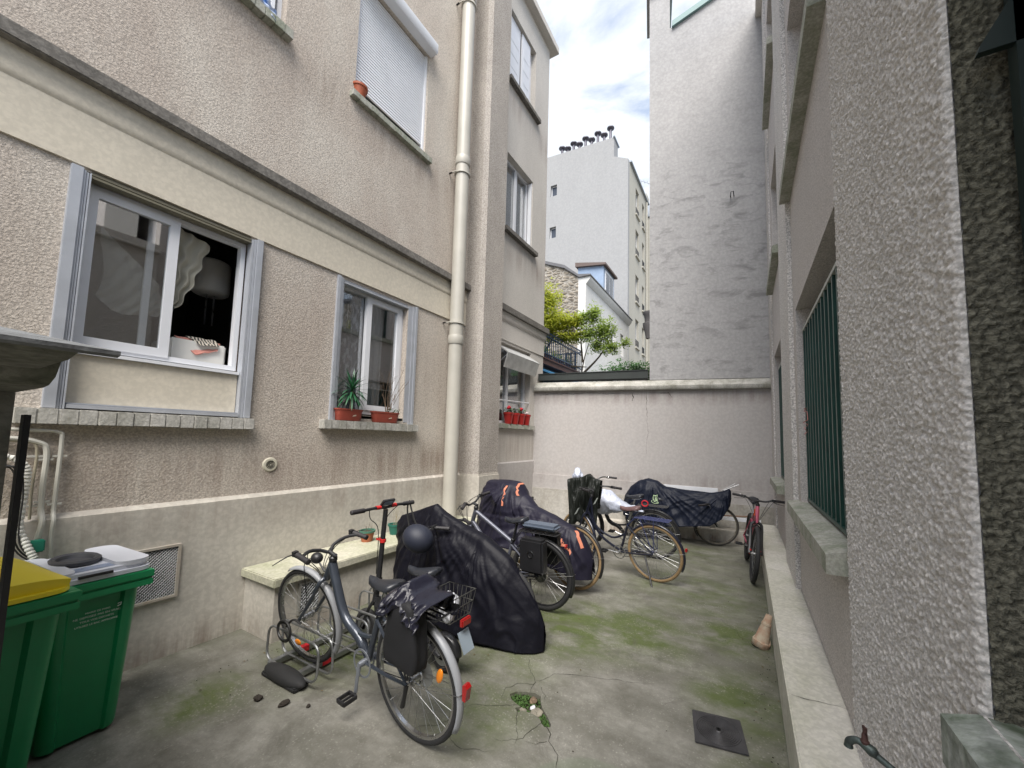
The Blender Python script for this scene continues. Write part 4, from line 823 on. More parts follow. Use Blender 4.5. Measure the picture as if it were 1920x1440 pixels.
    if c['sad']:
        sp=Vector((bb.x,0,bb.z))+st*((c['saddle_h']-bb.z)/st.z); b=MB(); b.tube([stop-st*.02,sp-st*.03],.0135,n=10); b.lathe([(.019,-.02),(.024,-.015),(.024,.008),(.019,.012)],n=12,M=Matrix.Translation(stop)@Matrix.Rotation(-.3,4,'Y')); b.build('seat_post',c.get('postm',CHROME),T,local=True)
        saddle(T,sp+Vector((0,0,.03)),c['saddlem'])
    crankset(T,bb,c.get('crankm',CHROME),c['cr'],pedals=c['pedals']); chain(T,bb,ra)
    if c['guards']:
        guard(T,ra,R+.022,c.get('ga0',-8),c.get('ga1',165),c['guards'],I) if False else guard(T,ra,R+.022,15,205,c['guards'],I) if c.get('gflip') else guard(T,ra,R+.022,40,205,c['guards'],I)
        if c['front']: guard(T,fa,R+.022,-25,120,c['guards'],S) if c.get('gfront',1)==2 else guard(T,fa,R+.022,60,215,c['guards'],S)
        b=MB()
        for s in (-1,1): b.tube([ra+Vector((0,s*.06,0)),ra+Vector(((R+.02)*math.cos(R_(170)),s*.026,(R+.02)*math.sin(R_(170))))],.0022,n=4)
        b.tube([ra+Vector(((R+.022)*math.cos(R_(170)),s*.026,(R+.022)*math.sin(R_(170)))) for s in (-1,1)],.0022,n=4); b.build('mudguard_stay',CHROME,T,local=True); b=MB()
        b.tube([fa+Vector(((R+.022)*math.cos(R_(195)),s*.026,(R+.022)*math.sin(R_(195)))) for s in (-1,1)],.0022,n=4,M=S)
        for s in (-1,1): b.tube([fa+Vector((0,s*.06,0)),fa+Vector(((R+.02)*math.cos(R_(195)),s*.026,(R+.02)*math.sin(R_(195))))],.0022,n=4,M=S)
        b.build('mudguard_stay',CHROME,T,local=True)
    if c['rack']:
        z=R*2+.07; b=MB()
        for s in (-1,-.35,.35,1): b.tube([(.22,s*.055,z),(-.20,s*.055,z)],.0055,n=6)
        for x in (-.20,-.05,.1,.22): b.tube([(x,-.055,z),(x,.055,z)],.0055,n=6)
        for s in (-1,1): b.tube([(-.02,s*.055,z),(-.01,s*.066,R+.03)],.005,n=5); b.tube([(.15,s*.055,z),(.0,s*.066,R+.03)],.005,n=5); b.tube([(.22,s*.03,z),(sj.x,s*.02,sj.z)],.005,n=5)
        b.build('rack',c['rack'],T,local=True)
    if c['stand']:
        b=MB(); b.tube([(.10,.05,.30),(-.03,.20,.02),(-.045,.215,.005)],[.011,.010,.012],n=8); b.build('kickstand',BLACK,T,local=True)
    if c['light']:
        b=MB(); p=crown+Vector((.13,0,.10)); b.ell(p,(.045,.038,.038)); b.tube([crown+Vector((.03,0,.03)),p],.006,n=5); b.tube(smooth_path([p+Vector((.03,.03,.0)),p+Vector((.07,.05,-.06)),p+Vector((.03,.05,-.3)),fa+Vector((.02,.05,.03))],5),.003,n=5); b.build('headlight',BLACK,T,local=True)

    return dict(T=T,ra=ra,fa=fa,bb=bb,crown=crown,S=S,R=R,btop=btop,stop=stop)
YW=R_
GREY=mat('metallic_slate_paint',(.055,.065,.085),.33,.35,coat=.4,var=.15)
# A : front city bike
A_=bike('city_bicycle','dark step-through city bicycle in the foreground with its front wheel in the rack',(-1.645,1.695,0),YW(176.5),YW(4),
    dict(R=.335,tw=.019,wb=1.13,frame='step',fm=GREY,steer=R_(7),bars='city',guards=mat('grey_mudguard',(.30,.31,.33),.4,.1),ha=.52,saddle_h=.78,bar_h=.90,backs=.10,light=True,rack=BLACK,cr=R_(95),crankm=mat('grey_crank',(.30,.32,.36),.4,.6),half=.215,bbx=.42,rise=.05),pitch=-.045)
T=A_['T']; ra=A_['ra']
def refl(T,c,m,rx=.012,ry=.006,rz=.032,name='reflector',S=Matrix.Identity(4),rot=0):
    b=MB(); b.ell((0,0,0),(rx,ry,rz),M=S@Matrix.Translation(c)@Matrix.Rotation(rot,4,'Y')); return b.build(name,m,T,local=True)
refl(T,ra+Vector((-.20,.012,.10)),AMBER,.022,.008,.042,rot=-.3); refl(T,A_['fa']+Vector((.10,.014,-.22)),AMBER,.036,.008,.022,S=A_['S'])
b=MB(); b.prism([(-.365,-.035),(-.385,-.038),(-.395,.03),(-.380,.045),(-.365,.04)],-.018,.018,ax='y',M=Matrix.Translation(ra+Vector((0,0,.08)))); b.build('tail_light',REDP,T,local=True)
b=MB(); b.lathe([(0,-.066),(.05,-.066),(.072,-.062),(.078,-.058),(.072,-.055),(.0,-.055)],n=30,M=Matrix.Translation(ra)@Matrix.Rotation(PI/2,4,'X')@Matrix.Scale(-1,4,(0,0,1))); b.build('spoke_guard_disc',mat('clear_plastic',(.42,.42,.40),.35),T,local=True)
b=MB(); b.tube([ra+Vector((0,.06,0)),ra+Vector((.01,.065,-.07)),ra+Vector((.03,.06,-.13))],[.013,.011,.014],n=8); b.build('derailleur',BLACK,T,local=True)
# lettering decal on the down tube
tx=bpy.data.curves.new('t','FONT')
def text_obj(s,size,M,m,par,name='lettering',extr=.0006,align='CENTER',local=True):
    cu=bpy.data.curves.new(name,'FONT'); cu.body=s; cu.size=size; cu.align_x=align; cu.extrude=extr; tmp=bpy.data.objects.new('tmp',cu); COL.objects.link(tmp)
    dg=bpy.context.evaluated_depsgraph_get(); me=bpy.data.meshes.new_from_object(tmp.evaluated_get(dg)); bpy.data.objects.remove(tmp)
    if par is not None and not local: M=wm(par).inverted()@M
    me.transform(M); me.materials.clear(); me.materials.append(m); me.name=name; o=bpy.data.objects.new(name,me); COL.objects.link(o); o.parent=par; return o
# B : grey e-bike with black box
MATG=mat('matt_grey_paint',(.105,.11,.14),.42,.3,coat=.2,var=.1)
B_=bike('electric_bicycle','grey diamond frame electric bicycle with black pannier box between the two covered bikes',(-1.79,3.51,0),YW(178),YW(4),
    dict(R=.345,tw=.025,wb=1.06,frame='ebike',fm=MATG,steer=R_(12),bars='flat',saddle_h=.84,bar_h=1.0,rim=BLACK,rack=BLACK,guards=BLACK,cr=R_(200),crankm=BLACK,rhub=.07,nsp=28,postm=BLACK,stand=True))
T=B_['T']
b=MB(); b.box(-.20,.18,-.075,.075,.80,.85,b=.022); b.build('rear_cushion',mat('slate_cushion',(.085,.105,.14),.5),T,local=True)
b=MB(); b.box(-.13,.13,.085,.20,.42,.74,b=.02); bx=b.build('pannier_box',BLACK,T,local=True)
b=MB(); b.box(-.13,.13,-.20,-.085,.42,.74,b=.02); b.build('pannier_box',BLACK,T,local=True)
b=MB(); b.lathe([(.026,0),(.034,0),(.034,.004),(.026,.004),(.026,0)],n=28,M=Matrix.Translation((0,.2,.60))@Matrix.Rotation(-PI/2,4,'X')); b.build('silver_ring',CHROME,bx,local=True)
refl(T,B_['ra']+Vector((-.28,0,.32)),REDP,.01,.03,.02,name='tail_light')
# C : bike under the orange striped cover (only its rear wheel shows)
C_=bike('bicycle','bicycle hidden under the orange striped cover, only its tan tyred rear wheel showing below',(-1.72,4.17,0),YW(170),YW(-2),
    dict(R=.345,tw=.02,wb=1.06,frame='step',fm=BLACK,tyre=TAN,bars='city',saddle_h=.66,bar_h=.88,cr=R_(200),guards=BLACK,nsp=28,half=.15,backs=.05))
# D : black dutch bike, tan tyres
NAVY=mat('black_navy_paint',(.012,.014,.028),.3,.1,coat=.5)
D_=bike('city_bicycle','black city bicycle with tan tyres, brown saddle and rear rack on its kickstand',(-.975,4.92,0),YW(171),YW(6),
    dict(R=.342,tw=.021,wb=1.09,frame='dutch',fm=NAVY,tyre=TAN,bars='dutch',saddle_h=.84,bar_h=1.06,cr=R_(185),guards=NAVY,rack=mat('navy_rack',(.05,.06,.16),.35,.2),stand=True,steer=R_(-18),saddlem=mat('brown_leather',(.13,.075,.075),.45),crankm=mat('bright_crank',(.5,.5,.5),.3,.9),gflip=0))
b=MB(); b.box(-.385,-.36,-.018,.018,.43,.47,b=.005); b.build('tail_light',REDP,D_['T'],local=True)
# G : further black bike behind
G_=bike('bicycle','black bicycle farthest back in the row, its front wheel showing left of the draped coat',(-1.17,5.86,0),YW(176),YW(5),
    dict(R=.345,tw=.022,wb=1.10,frame='step',fm=BLACK,bars='city',saddle_h=.86,bar_h=1.10,cr=R_(200),guards=BLACK,rack=BLACK,steer=R_(-14),barm=CHROME,half=.26))
b=MB(); b.tube([(.10+.045*math.cos(a),.09,.80+.04*math.sin(a)) for a in np.linspace(0,2*PI,20,endpoint=False)],.009,n=6,closed=True); lk=b.build('cable_lock',mat('red_lock',(.5,.02,.03),.4),G_['T'],local=True)
# E : bike under the navy cover, by the back wall
E_=bike('bicycle','bicycle under the navy cover at the back wall, its bare right hand wheel standing clear',(-1.56,7.05,0),YW(6),YW(-10),
    dict(R=.335,tw=.018,wb=1.12,frame='step',fm=BLACK,tyre=mat('worn_tyre',(.05,.045,.04),.8),rim=mat('rusty_rim',(.30,.27,.22),.5,.7,var=.4,vscale=20),bars='city',saddle_h=.70,bar_h=.74,rise=.0,cr=R_(250),nsp=28,guards=BLACK,gfront=1,steer=R_(6)))
# F : pink red mountain bike facing us
PINK=mat('pink_red_paint',(.42,.08,.13),.35,.1,coat=.5)
F_=bike('mountain_bicycle','slim red and pink mountain bicycle pointing at the viewer beside the right kerb',(-.02,6.60,0),YW(-86.5),YW(6),
    dict(R=.335,tw=.026,wb=1.03,frame='mtb',fm=PINK,forkm=BLACK,rim=BLACK,bars='flat',saddle_h=.88,bar_h=.99,cr=R_(188),half=.27,rise=.03,saddlem=SADL,nsp=28,crankm=BLACK,pedals=True))
b=MB(); b.box(1.03-.30,1.03-.24,-.03,.03,.74,.86,b=.02); b.build('orange_head_badge',mat('orange_paint',(.8,.12,.02),.4),F_['T'],local=True)
b=MB()
for s in (-1,1): b.lathe([(.018,0),(.0205,0),(.0205,.012),(.018,.012)],n=12,M=F_['S']@Matrix.Translation(F_['btop']+Vector((-.03,s*.195-.006,.03)))@Matrix.Rotation(PI/2,4,'X')); b.build if 0 else None
b.build('grip_ring',mat('white_ring',(.8,.8,.8),.4),F_['T'],local=True)
for s in (-1,1):
    b=MB(); b.box(-.02,.02,-.012,.012,-.03,.03,M=F_['S']@Matrix.Translation(F_['fa']+Vector((-.02,s*.055,.02))),b=.004); b.build('fork_end',mat('red_fork_end',(.6,.03,.03),.4),F_['T'],local=True)
# ================================================================ SCOOTER (red and black, with seat and rear basket)
sc=thing('electric_scooter','black seated electric scooter with red bar clamps and wire basket behind the foreground bicycle','scooter',(-1.92,2.25,0),YW(180))
BK2=mat('scooter_black',(.016,.016,.018),.35,coat=.3)
Rw=.125
for x,nm in ((0,'wheel'),(.84,'wheel')):
    b=MB(); Rx=Matrix.Rotation(PI/2,4,'X'); b.lathe([(.03,-.04),(.07,-.035),(.075,-.02),(.075,.02),(.07,.035),(.03,.04)],n=28,M=Matrix.Translation((x,0,Rw))@Rx); w_=b.build(nm,STEEL,sc,local=True)
    b=MB(); b.tube([(x+(Rw-.03)*math.cos(a),0,Rw+(Rw-.03)*math.sin(a)) for a in np.linspace(0,2*PI,36,endpoint=False)],.03,n=10,closed=True); b.build('tyre',RUB,w_,local=True)
b=MB(); b.box(.10,.62,-.085,.085,.13,.19,b=.02); b.tube([(.60,0,.16),(.72,0,.26),(.74,0,.36)],.028,n=8); b.tube([(.12,.05,.17),(0,.06,Rw)],.014,n=6); b.tube([(.12,-.05,.17),(0,-.06,Rw)],.014,n=6); b.build('deck',BK2,sc,local=True)
b=MB()
for s in (-1,1): b.tube([(.74,s*.03,.34),(.77,s*.05,.28),(.84,s*.055,Rw)],.013,n=8)
b.build('fork',BK2,sc,local=True)
b=MB(); b.tube([(.76,0,.30),(.73,0,.52),(.69,0,1.07)],[.026,.021,.019],n=12); b.box(.715,.765,-.03,.03,.40,.52,b=.008); st_=b.build('stem',BK2,sc,local=True)
b=MB(); b.lathe([(.021,0),(.026,.003),(.026,.028),(.021,.03)],n=14,M=Matrix.Translation((.705,0,.80))); b.box(.70,.75,-.005,.03,.82,.835); b.build('red_latch',mat('red_anodised',(.6,.03,.03),.35,.3),st_,local=True)
b=MB(); b.tube([(.70,-.31,1.085),(.685,-.10,1.095),(.69,0,1.085),(.685,.10,1.095),(.70,.31,1.085)],.0125,n=8); hb=b.build('handlebar',BK2,sc,local=True)
for s in (-1,1):
    b=MB(); b.tube([(.698,s*.19,1.088),(.70,s*.20,1.088),(.702,s*.31,1.087),(.702,s*.315,1.087)],[.012,.0185,.0185,.013],n=10); b.build('grip',GRIP,hb,local=True)
    b=MB(); b.tube([(.688,s*.055,1.093),(.688,s*.10,1.095)],.0165,n=10); b.build('red_clamp',MATS['red_anodised'],hb,local=True)
    b=MB(); b.tube([(.70,s*.17,1.09),(.735,s*.17,1.085),(.745,s*.24,1.075)],[.012,.008,.005],n=6); b.build('brake_lever',BK2,hb,local=True)
b=MB(); b.box(-.005,.018,-.06,.06,-.032,.032,M=Matrix.Translation((.665,0,1.125))@Matrix.Rotation(-.75,4,'Y'),b=.006); ds=b.build('display',BK2,sc,local=True)
b=MB(); b.box(-.0065,-.0052,-.048,.048,-.022,.022,M=Matrix.Translation((.665,0,1.125))@Matrix.Rotation(-.75,4,'Y')); b.build('screen',mat('screen_grey',(.30,.36,.46),.08,coat=.6),ds,local=True)
b=MB()
for s in (-1,1): b.tube(smooth_path([(.70,s*.15,1.09),(.76,s*.09,1.0),(.73,s*.03,.9),(.74,s*.02,.55)],5),.0035,n=5)
b.build('brake_cable',CABLE,sc,local=True)
b=MB(); b.tube([(.24,0,.17),(.22,0,.40),(.21,0,.60)],[.022,.018,.016],n=10); b.build('seat_post',BK2,sc,local=True)
saddle(sc,Vector((.22,0,.68)),SADL,Lx=.30,wd=.095)
b=MB(); z0,z1=.40,.565
for z,gx in ((z1,.125),(z0,.10),(.485,.112)): b.tube([(-.03+sx*gx,sy*(gx+.01),z) for sx,sy in ((-1,-1),(1,-1),(1,1),(-1,1))],.004,n=5,closed=True)
for i in range(7):
    t=-1+2*i/6
    for q in ((t,-1),(t,1),(-1,t),(1,t)): b.tube([(-.03+q[0]*.125,q[1]*.135,z1),(-.03+q[0]*.10,q[1]*.11,z0)],.0022,n=4)
b.tube([(.0,0,.42),(.22,0,.36)],.008,n=6); bk=b.build('wire_basket',mat('basket_wire',(.16,.16,.15),.45,.7),sc,local=True)
b=MB(); b.box(-.19,-.16,-.05,.05,.36,.415,b=.008); b.build('tail_light',REDP,sc,local=True)
b=MB(); b.box(-.004,.004,-.055,.055,-.07,.07,M=Matrix.Translation((-.185,0,.26))@Matrix.Rotation(.45,4,'Y')); b.build('rear_plate',mat('pale_plate',(.30,.36,.42),.35),sc,local=True)
guard(sc,Vector((0,0,Rw)),Rw+.02,30,175,BK2,Matrix.Identity(4),wd=.034)
# white crumpled thing in the basket
def crumple(name,label,cat,c,r,m,seed,group=None,sub=3,amp=.35):
    bm=bmesh.new(); bmesh.ops.create_icosphere(bm,subdivisions=sub+1,radius=1); off=Vector((seed*5.1,seed*2.3,0))
    for v in bm.verts:
        q=v.co.copy(); n1=noise.noise(q*1.6+off); n2=abs(noise.noise(q*3.2+off)); n3=abs(noise.noise(q*7+off)); d=1+amp*n1-amp*.9*n2-amp*.5*n3
        v.co=Vector((q.x*r[0],q.y*r[1],q.z*r[2]))*d
    me=bpy.data.meshes.new(name); bm.to_mesh(me); bm.free(); me.materials.append(m); me.polygons.foreach_set('use_smooth',[True]*len(me.polygons))
    o=bpy.data.objects.new(name,me); COL.objects.link(o); o.location=c; return tag(o,label,cat,group)
WPL=mat('white_plastic_film',(.62,.63,.68),.3,bump=.4,bscale=40,bdist=.006)
crumple('plastic_bag','small crumpled white plastic bag stuffed in the wire basket of the scooter','bag',(-1.83,2.17,.50),(.06,.08,.10),WPL,4)
# helmet hanging from the scooter bar
hm=thing('helmet','dark blue helmet hanging by its strap from the right end of the scooter handlebar','helmet',(-2.48,2.50,.80))
hm.rotation_euler=(1.15,.45,.3); hm.scale=(.85,.85,.85)
b=MB(); vs=[];fs=[]; n=26;m=9
for i in range(m+1):
    ph=.58*PI*i/m
    for k in range(n): a=2*PI*k/n; vs.append((.145*math.sin(ph)*math.cos(a),.115*math.sin(ph)*math.sin(a),.12*math.cos(ph)))
for i in range(m):
    for k in range(n): k2=(k+1)%n; fs.append((i*n+k,(i+1)*n+k,(i+1)*n+k2,i*n+k2))
b.add(vs,fs,True); o=b.build('shell',mat('helmet_blue',(.012,.015,.028),.6),hm,local=True,recalc=False); md=o.modifiers.new('s','SOLIDIFY'); md.thickness=-.02
b=MB(); b.lathe([(.135,-.03),(.15,-.045),(.14,-.05)],n=26,M=Matrix.Scale(.82,4,(0,1,0))); b.build('rim',BLACK,hm,local=True)
b=MB()
for k in range(5):
    for a_,zz in ((-.5+.25*k,.088),): b.ell((.02+.0*k,-.075+.0375*k,zz+.022*(1-abs(k-2)/2)),(.045,.008,.012))
b.build('vent',CABLE,hm,local=True)
b=MB(); b.tube(smooth_path([(-2.50,2.45,.83),(-2.57,2.47,.92),(-2.615,2.49,1.04),(-2.615,2.51,1.105),(-2.60,2.52,1.04),(-2.54,2.52,.92),(-2.46,2.53,.84)],4),.008,n=5,sq=.4); b.build('strap',CABLE,hm)
# ================================================================ FLOOR RACK
rk=thing('bicycle_rack','low galvanised floor rack of hoops with red end caps and a black rubber foot','bicycle rack',(-2.8,2.0,0))
b=MB(); b.box(-3.01,-2.97,1.62,2.62,.02,.055,b=.003); b.box(-2.72,-2.68,1.62,2.62,.02,.055,b=.003); b.build('rail',STEEL,rk)
def hoopb(y,dy,x0=-3.05,x1=-2.50):
    z0,z1=.05,.285; r=.07; pts=[]
    for (cx_,cz_,a0) in ((x1-r,z1-r,0),(x0+r,z1-r,90),(x0+r,z0+r,180),(x1-r,z0+r,270)):
        for a in np.linspace(a0,a0+90,6): pts.append((cx_+r*math.cos(R_(a)),y+dy*(cz_+r*math.sin(R_(a)))/.3,cz_+r*math.sin(R_(a))))
    return pts
for i,y in enumerate((1.64,1.755,2.02,2.135,2.40,2.515)):
    b=MB(); b.tube(hoopb(y,-.01 if i%2 else .01,x0=-3.07,x1=-2.47),.0085,n=8,closed=True); b.build('hoop',STEEL,rk)
REDC=mat('red_cap',(.55,.02,.03),.45)
for x in (-2.99,-2.70): b=MB(); b.box(x-.023,x+.023,1.82,1.90,.018,.060,b=.003); b.build('red_sleeve',REDC,rk)
b=MB(); b.ell((-2.77,1.61,.035),(.225,.062,.05),n=30,m=16); b.box(-2.97,-2.57,1.56,1.66,.0,.03,b=.008); b.build('rubber_foot',RUB,rk)
# coiled lock on the front wheel
b=MB()
for k in range(3): b.tube([( -2.83+.03*k+ .075*math.cos(a),1.62-.018*k,.30+.02*k+.062*math.sin(a)) for a in np.linspace(0,2*PI,28,endpoint=False)],.0075,n=6,closed=True)
b.tube(smooth_path([(-2.77,1.60,.36),(-2.70,1.60,.42),(-2.64,1.62,.40)],4),.0075,n=6)
tag(b.build('coil_lock',CABLE),'coiled black cable lock looped through the front wheel spokes of the foreground bicycle','lock')
# ================================================================ CLOTH COVERS
NYL=mat('navy_nylon',(.005,.005,.009),.5,bump=.45,bscale=22,bdist=.006,spec=.17)
NYL2=mat('violet_navy_nylon',(.013,.012,.023),.5,bump=.45,bscale=22,bdist=.006,spec=.22)
NYL3=mat('dark_blue_nylon',(.006,.009,.020),.5,bump=.45,bscale=22,bdist=.006,spec=.2)
def interp(tab,t):
    for i in range(len(tab)-1):
        a,b_=tab[i],tab[i+1]
        if a[0]<=t<=b_[0]:
            f=(t-a[0])/(b_[0]-a[0]) if b_[0]>a[0] else 0
            return [a[k]+(b_[k]-a[k])*f for k in range(1,len(a))]
    return list(tab[-1][1:])
def cover(name,label,A,B,tab,m,seed=0,amp=.03,ns=190,nv=52,fold=(2.2,6.5),peaks=()):
    """tab rows: t, ztop, zhem, wtop, whem, yoff ; cloth draped over a ridge from A (t=0) to B (t=1)"""
    T=thing(name,label,'bike cover',(A[0],A[1],0),math.atan2(B[1]-A[1],B[0]-A[0]),'covers draped over parked bicycles')
    L_=(Vector(B)-Vector(A)).length; b=MB(); off=Vector((seed*7.7,seed*3.1,seed))
    for i in range(ns+1):
        t=i/ns; zt,zh,wt,wh,yo=interp(tab,t)
        for j in range(-nv,nv+1):
            u=abs(j)/nv; s=1 if j>=0 else -1
            lat=wt*min(1,u*3.2)**.8+(wh-wt)*max(0,u-.18)/.82
            if u<.18: z=zt-.10*(u/.18)**2*max(.2,min(1,wt/.05))*.35
            else: z=zt-.035-(zt-.035-zh)*((u-.18)/.82)**(.92)
            p=Vector((t*L_,s*lat+yo,z))
            q=Vector((p.x*fold[0],s*3,p.z*fold[1]*.35))+off
            # tension folds: ridges that fan out from support points
            rdg=0
            for (px,pz,st_) in peaks:
                an=math.atan2(p.z-pz,p.x-px); dd=math.hypot(p.x-px,p.z-pz); rdg+=st_*(1-abs(noise.noise(Vector((an*fold[1],s*2+seed,dd*.8)))*2))*min(1,dd*4)*math.exp(-dd*1.1)
            qw=q+Vector((noise.noise(q*1.7),0,noise.noise(q*1.7+Vector((9,9,9)))))*.5; wr=(1-2*abs(noise.noise(qw*1.0))**.75)*.5+(1-2*abs(noise.noise(qw*2.4+Vector((4,4,4))))**.75)*.14+(1-2*abs(noise.noise(qw*5.5+Vector((1,4,2))))**.8)*.05
            d=amp*(wr+rdg-.3)*(.25+.75*min(1,u*2.5))
            b.v.append(p+Vector((0,s*d,d*.25 if u<.3 else 0)))
    w_=2*nv+1
    for i in range(ns):
        for j in range(w_-1): q=i*w_+j; b.f.append([q,q+1,q+w_+1,q+w_]); b.sm.append(True)
    o=b.build('cloth',m,T,local=True,recalc=False,sharp=75); md=o.modifiers.new('s','SOLIDIFY'); md.thickness=.003
    return T,o
# H: big cover in front
covH,clH=cover('bike_cover','big plain black cover draped to the ground over a bike right behind the foreground bicycle',(-3.12,2.88),(-1.42,2.84),
  [(0,.80,.40,.01,.02,0),(.03,.87,.22,.02,.10,0),(.14,.93,.14,.05,.20,0),(.25,1.0,.10,.06,.24,0),(.30,1.03,.10,.05,.24,-.01),(.36,.97,.09,.05,.25,-.01),(.50,.88,.05,.08,.24,0),(.66,.80,.03,.09,.22,0),(.80,.66,.02,.06,.18,0),(.92,.44,.01,.035,.12,0),(.975,.30,.01,.02,.06,0),(1,.20,.01,.004,.008,0)],NYL,seed=1,amp=.045,peaks=((.47,1.03,1.0),(1.05,.82,.6)))
# hidden bike below it: wheels only peep
H_=bike('bicycle','bicycle standing under the big plain black cover, almost completely hidden',(-1.80,2.86,0),YW(178),0,dict(R=.30,tw=.02,wb=.88,frame='step',fm=BLACK,saddle_h=.66,bar_h=.86,nsp=16,pedals=False,half=.14,bbx=.36,rise=.02,cr=0))
# C cover with orange stripes
covC,clC=cover('bike_cover','dark violet cover with orange reflective strips over the bike beside the pilaster',(-3.10,4.33),(-1.47,4.10),
  [(0,.92,.45,.02,.06,0),(.015,1.04,.42,.08,.16,0),(.08,1.12,.42,.17,.24,0),(.24,1.135,.40,.22,.27,0),(.33,1.13,.38,.22,.28,0),(.37,1.10,.37,.14,.27,0),(.42,.98,.36,.09,.24,0),(.52,.86,.33,.08,.22,0),(.66,.79,.28,.09,.20,0),(.84,.69,.22,.10,.18,0),(.90,.64,.20,.09,.17,0),(.95,.52,.18,.06,.13,0),(.985,.40,.18,.04,.08,0),(1,.34,.18,.01,.02,0)],NYL2,seed=2,amp=.045,peaks=((.55,1.13,1.0),(1.35,.72,.8)))
STR=mat('orange_strip',(.50,.17,.10),.6,bump=.3,bscale=120)
def strip(par,cl,pts,w_=.035,n=18,name='orange_strip',m=None,push=.008):
    """ribbon laid on the cloth: project local x-z path onto the near (+y local) or top side"""
    from mathutils.bvhtree import BVHTree
    me=cl.data; bv=BVHTree.FromPolygons([v.co for v in me.vertices],[list(p.vertices) for p in me.polygons])
    P=smooth_path(pts,6); vs=[];fs=[]; prev=None
    for i,p in enumerate(P):
        t=(P[min(i+1,len(P)-1)]-P[max(i-1,0)]).normalized(); loc,nr,_,_=bv.find_nearest(p)
        sd=t.cross(nr).normalized()
        if nr.dot(p-loc)<0: nr=-nr
        for s in (-1,1):
            l2,n2,_,_=bv.find_nearest(loc+sd*s*w_/2+nr*.01)
            if n2.dot(nr)<0: n2=-n2
            vs.append(l2+n2*push)
    for i in range(len(P)-1): fs.append((2*i,2*i+1,2*i+3,2*i+2))
    b=MB(); b.add(vs,fs,True); return b.build(name,m or STR,par,local=True,recalc=False)
# local +x runs A->B, local y: left of travel ; travel is +X world so left=+Y(world), camera side = -y
strip(covC,clC,[(.52,-.20,1.12),(.53,-.26,1.02),(.56,-.29,.86)],.030)
strip(covC,clC,[(.62,.12,1.16),(.64,-.02,1.15),(.69,-.14,1.08),(.76,-.20,1.02)],.030)
strip(covC,clC,[(1.30,-.20,.60),(1.38,-.22,.52),(1.47,-.20,.46)],.04)
strip(covC,clC,[(1.47,-.05,.72),(1.53,-.09,.62),(1.58,-.10,.52)],.04)
# E cover
covE,clE=cover('bike_cover','navy cover with a small pale green emblem over the bike at the back wall',(-1.98,7.13),(-.22,7.02),
  [(0,.58,.44,.02,.03,0),(.02,.70,.36,.07,.12,0),(.08,.86,.30,.12,.20,0),(.16,.97,.27,.16,.24,0),(.25,1.02,.25,.17,.25,0),(.34,.99,.25,.14,.25,0),(.42,.90,.26,.12,.24,0),(.55,.88,.29,.10,.24,0),(.70,.87,.33,.10,.24,0),(.84,.86,.37,.10,.22,0),(.93,.90,.48,.09,.17,0),(.985,.95,.66,.07,.10,0),(1,.92,.80,.02,.03,0)],NYL3,seed=5,amp=.04,peaks=((.55,1.0,1.0),(1.7,.92,1.0)))
EMB=mat('pale_green_print',(.42,.55,.33),.7)
em=[]
def emblem(par,cl,cx_,cz_,s):
    from mathutils.bvhtree import BVHTree
    me=cl.data; bv=BVHTree.FromPolygons([v.co for v in me.vertices],[list(p.vertices) for p in me.polygons]); b=MB()
    def rib(pts,w_):
        P=smooth_path([Vector((cx_+x*s,0,cz_+z*s)) for x,z in pts],5); vs=[];fs=[]
        for i,p in enumerate(P):
            t=(P[min(i+1,len(P)-1)]-P[max(i-1,0)]).normalized(); n_=Vector((-t.z,0,t.x)); ww=w_*s*(.35+.65*math.sin(PI*min(1,max(0,(i+.5)/len(P)))))
            for k in (-1,1):
                q=p+n_*ww*k/2; h=bv.ray_cast(Vector((q.x,-2,q.z)),Vector((0,1,0)))
                vs.append((h[0]+Vector((0,-.006,0))) if h[0] is not None else Vector((q.x,-.2,q.z)))
        for i in range(len(P)-1): fs.append((2*i,2*i+1,2*i+3,2*i+2))
        b.add(vs,fs,True)
    rib([(-.25,.75),(-.42,.35),(-.38,-.1),(-.1,-.42),(.1,-.45)],.24); rib([(-.05,.7),(.02,.2),(-.02,-.35)],.16); rib([(-.45,.72),(-.1,.62),(.45,.78)],.16)
    rib([(.12,.5),(.40,.52)],.14); rib([(.12,.22),(.42,.2)],.14); rib([(.1,-.02),(.48,-.05)],.16); rib([(.1,-.25),(.5,-.28)],.15); rib([(-.7,-.62),(-.2,-.82),(.45,-.78),(.7,-.68),(.5,-.55),(.2,-.55)],.12); rib([(-.6,-.35),(-.7,-.55)],.12)
    b.build('emblem',EMB,par,local=True,recalc=False)
emblem(covE,clE,.62,.70,.085)
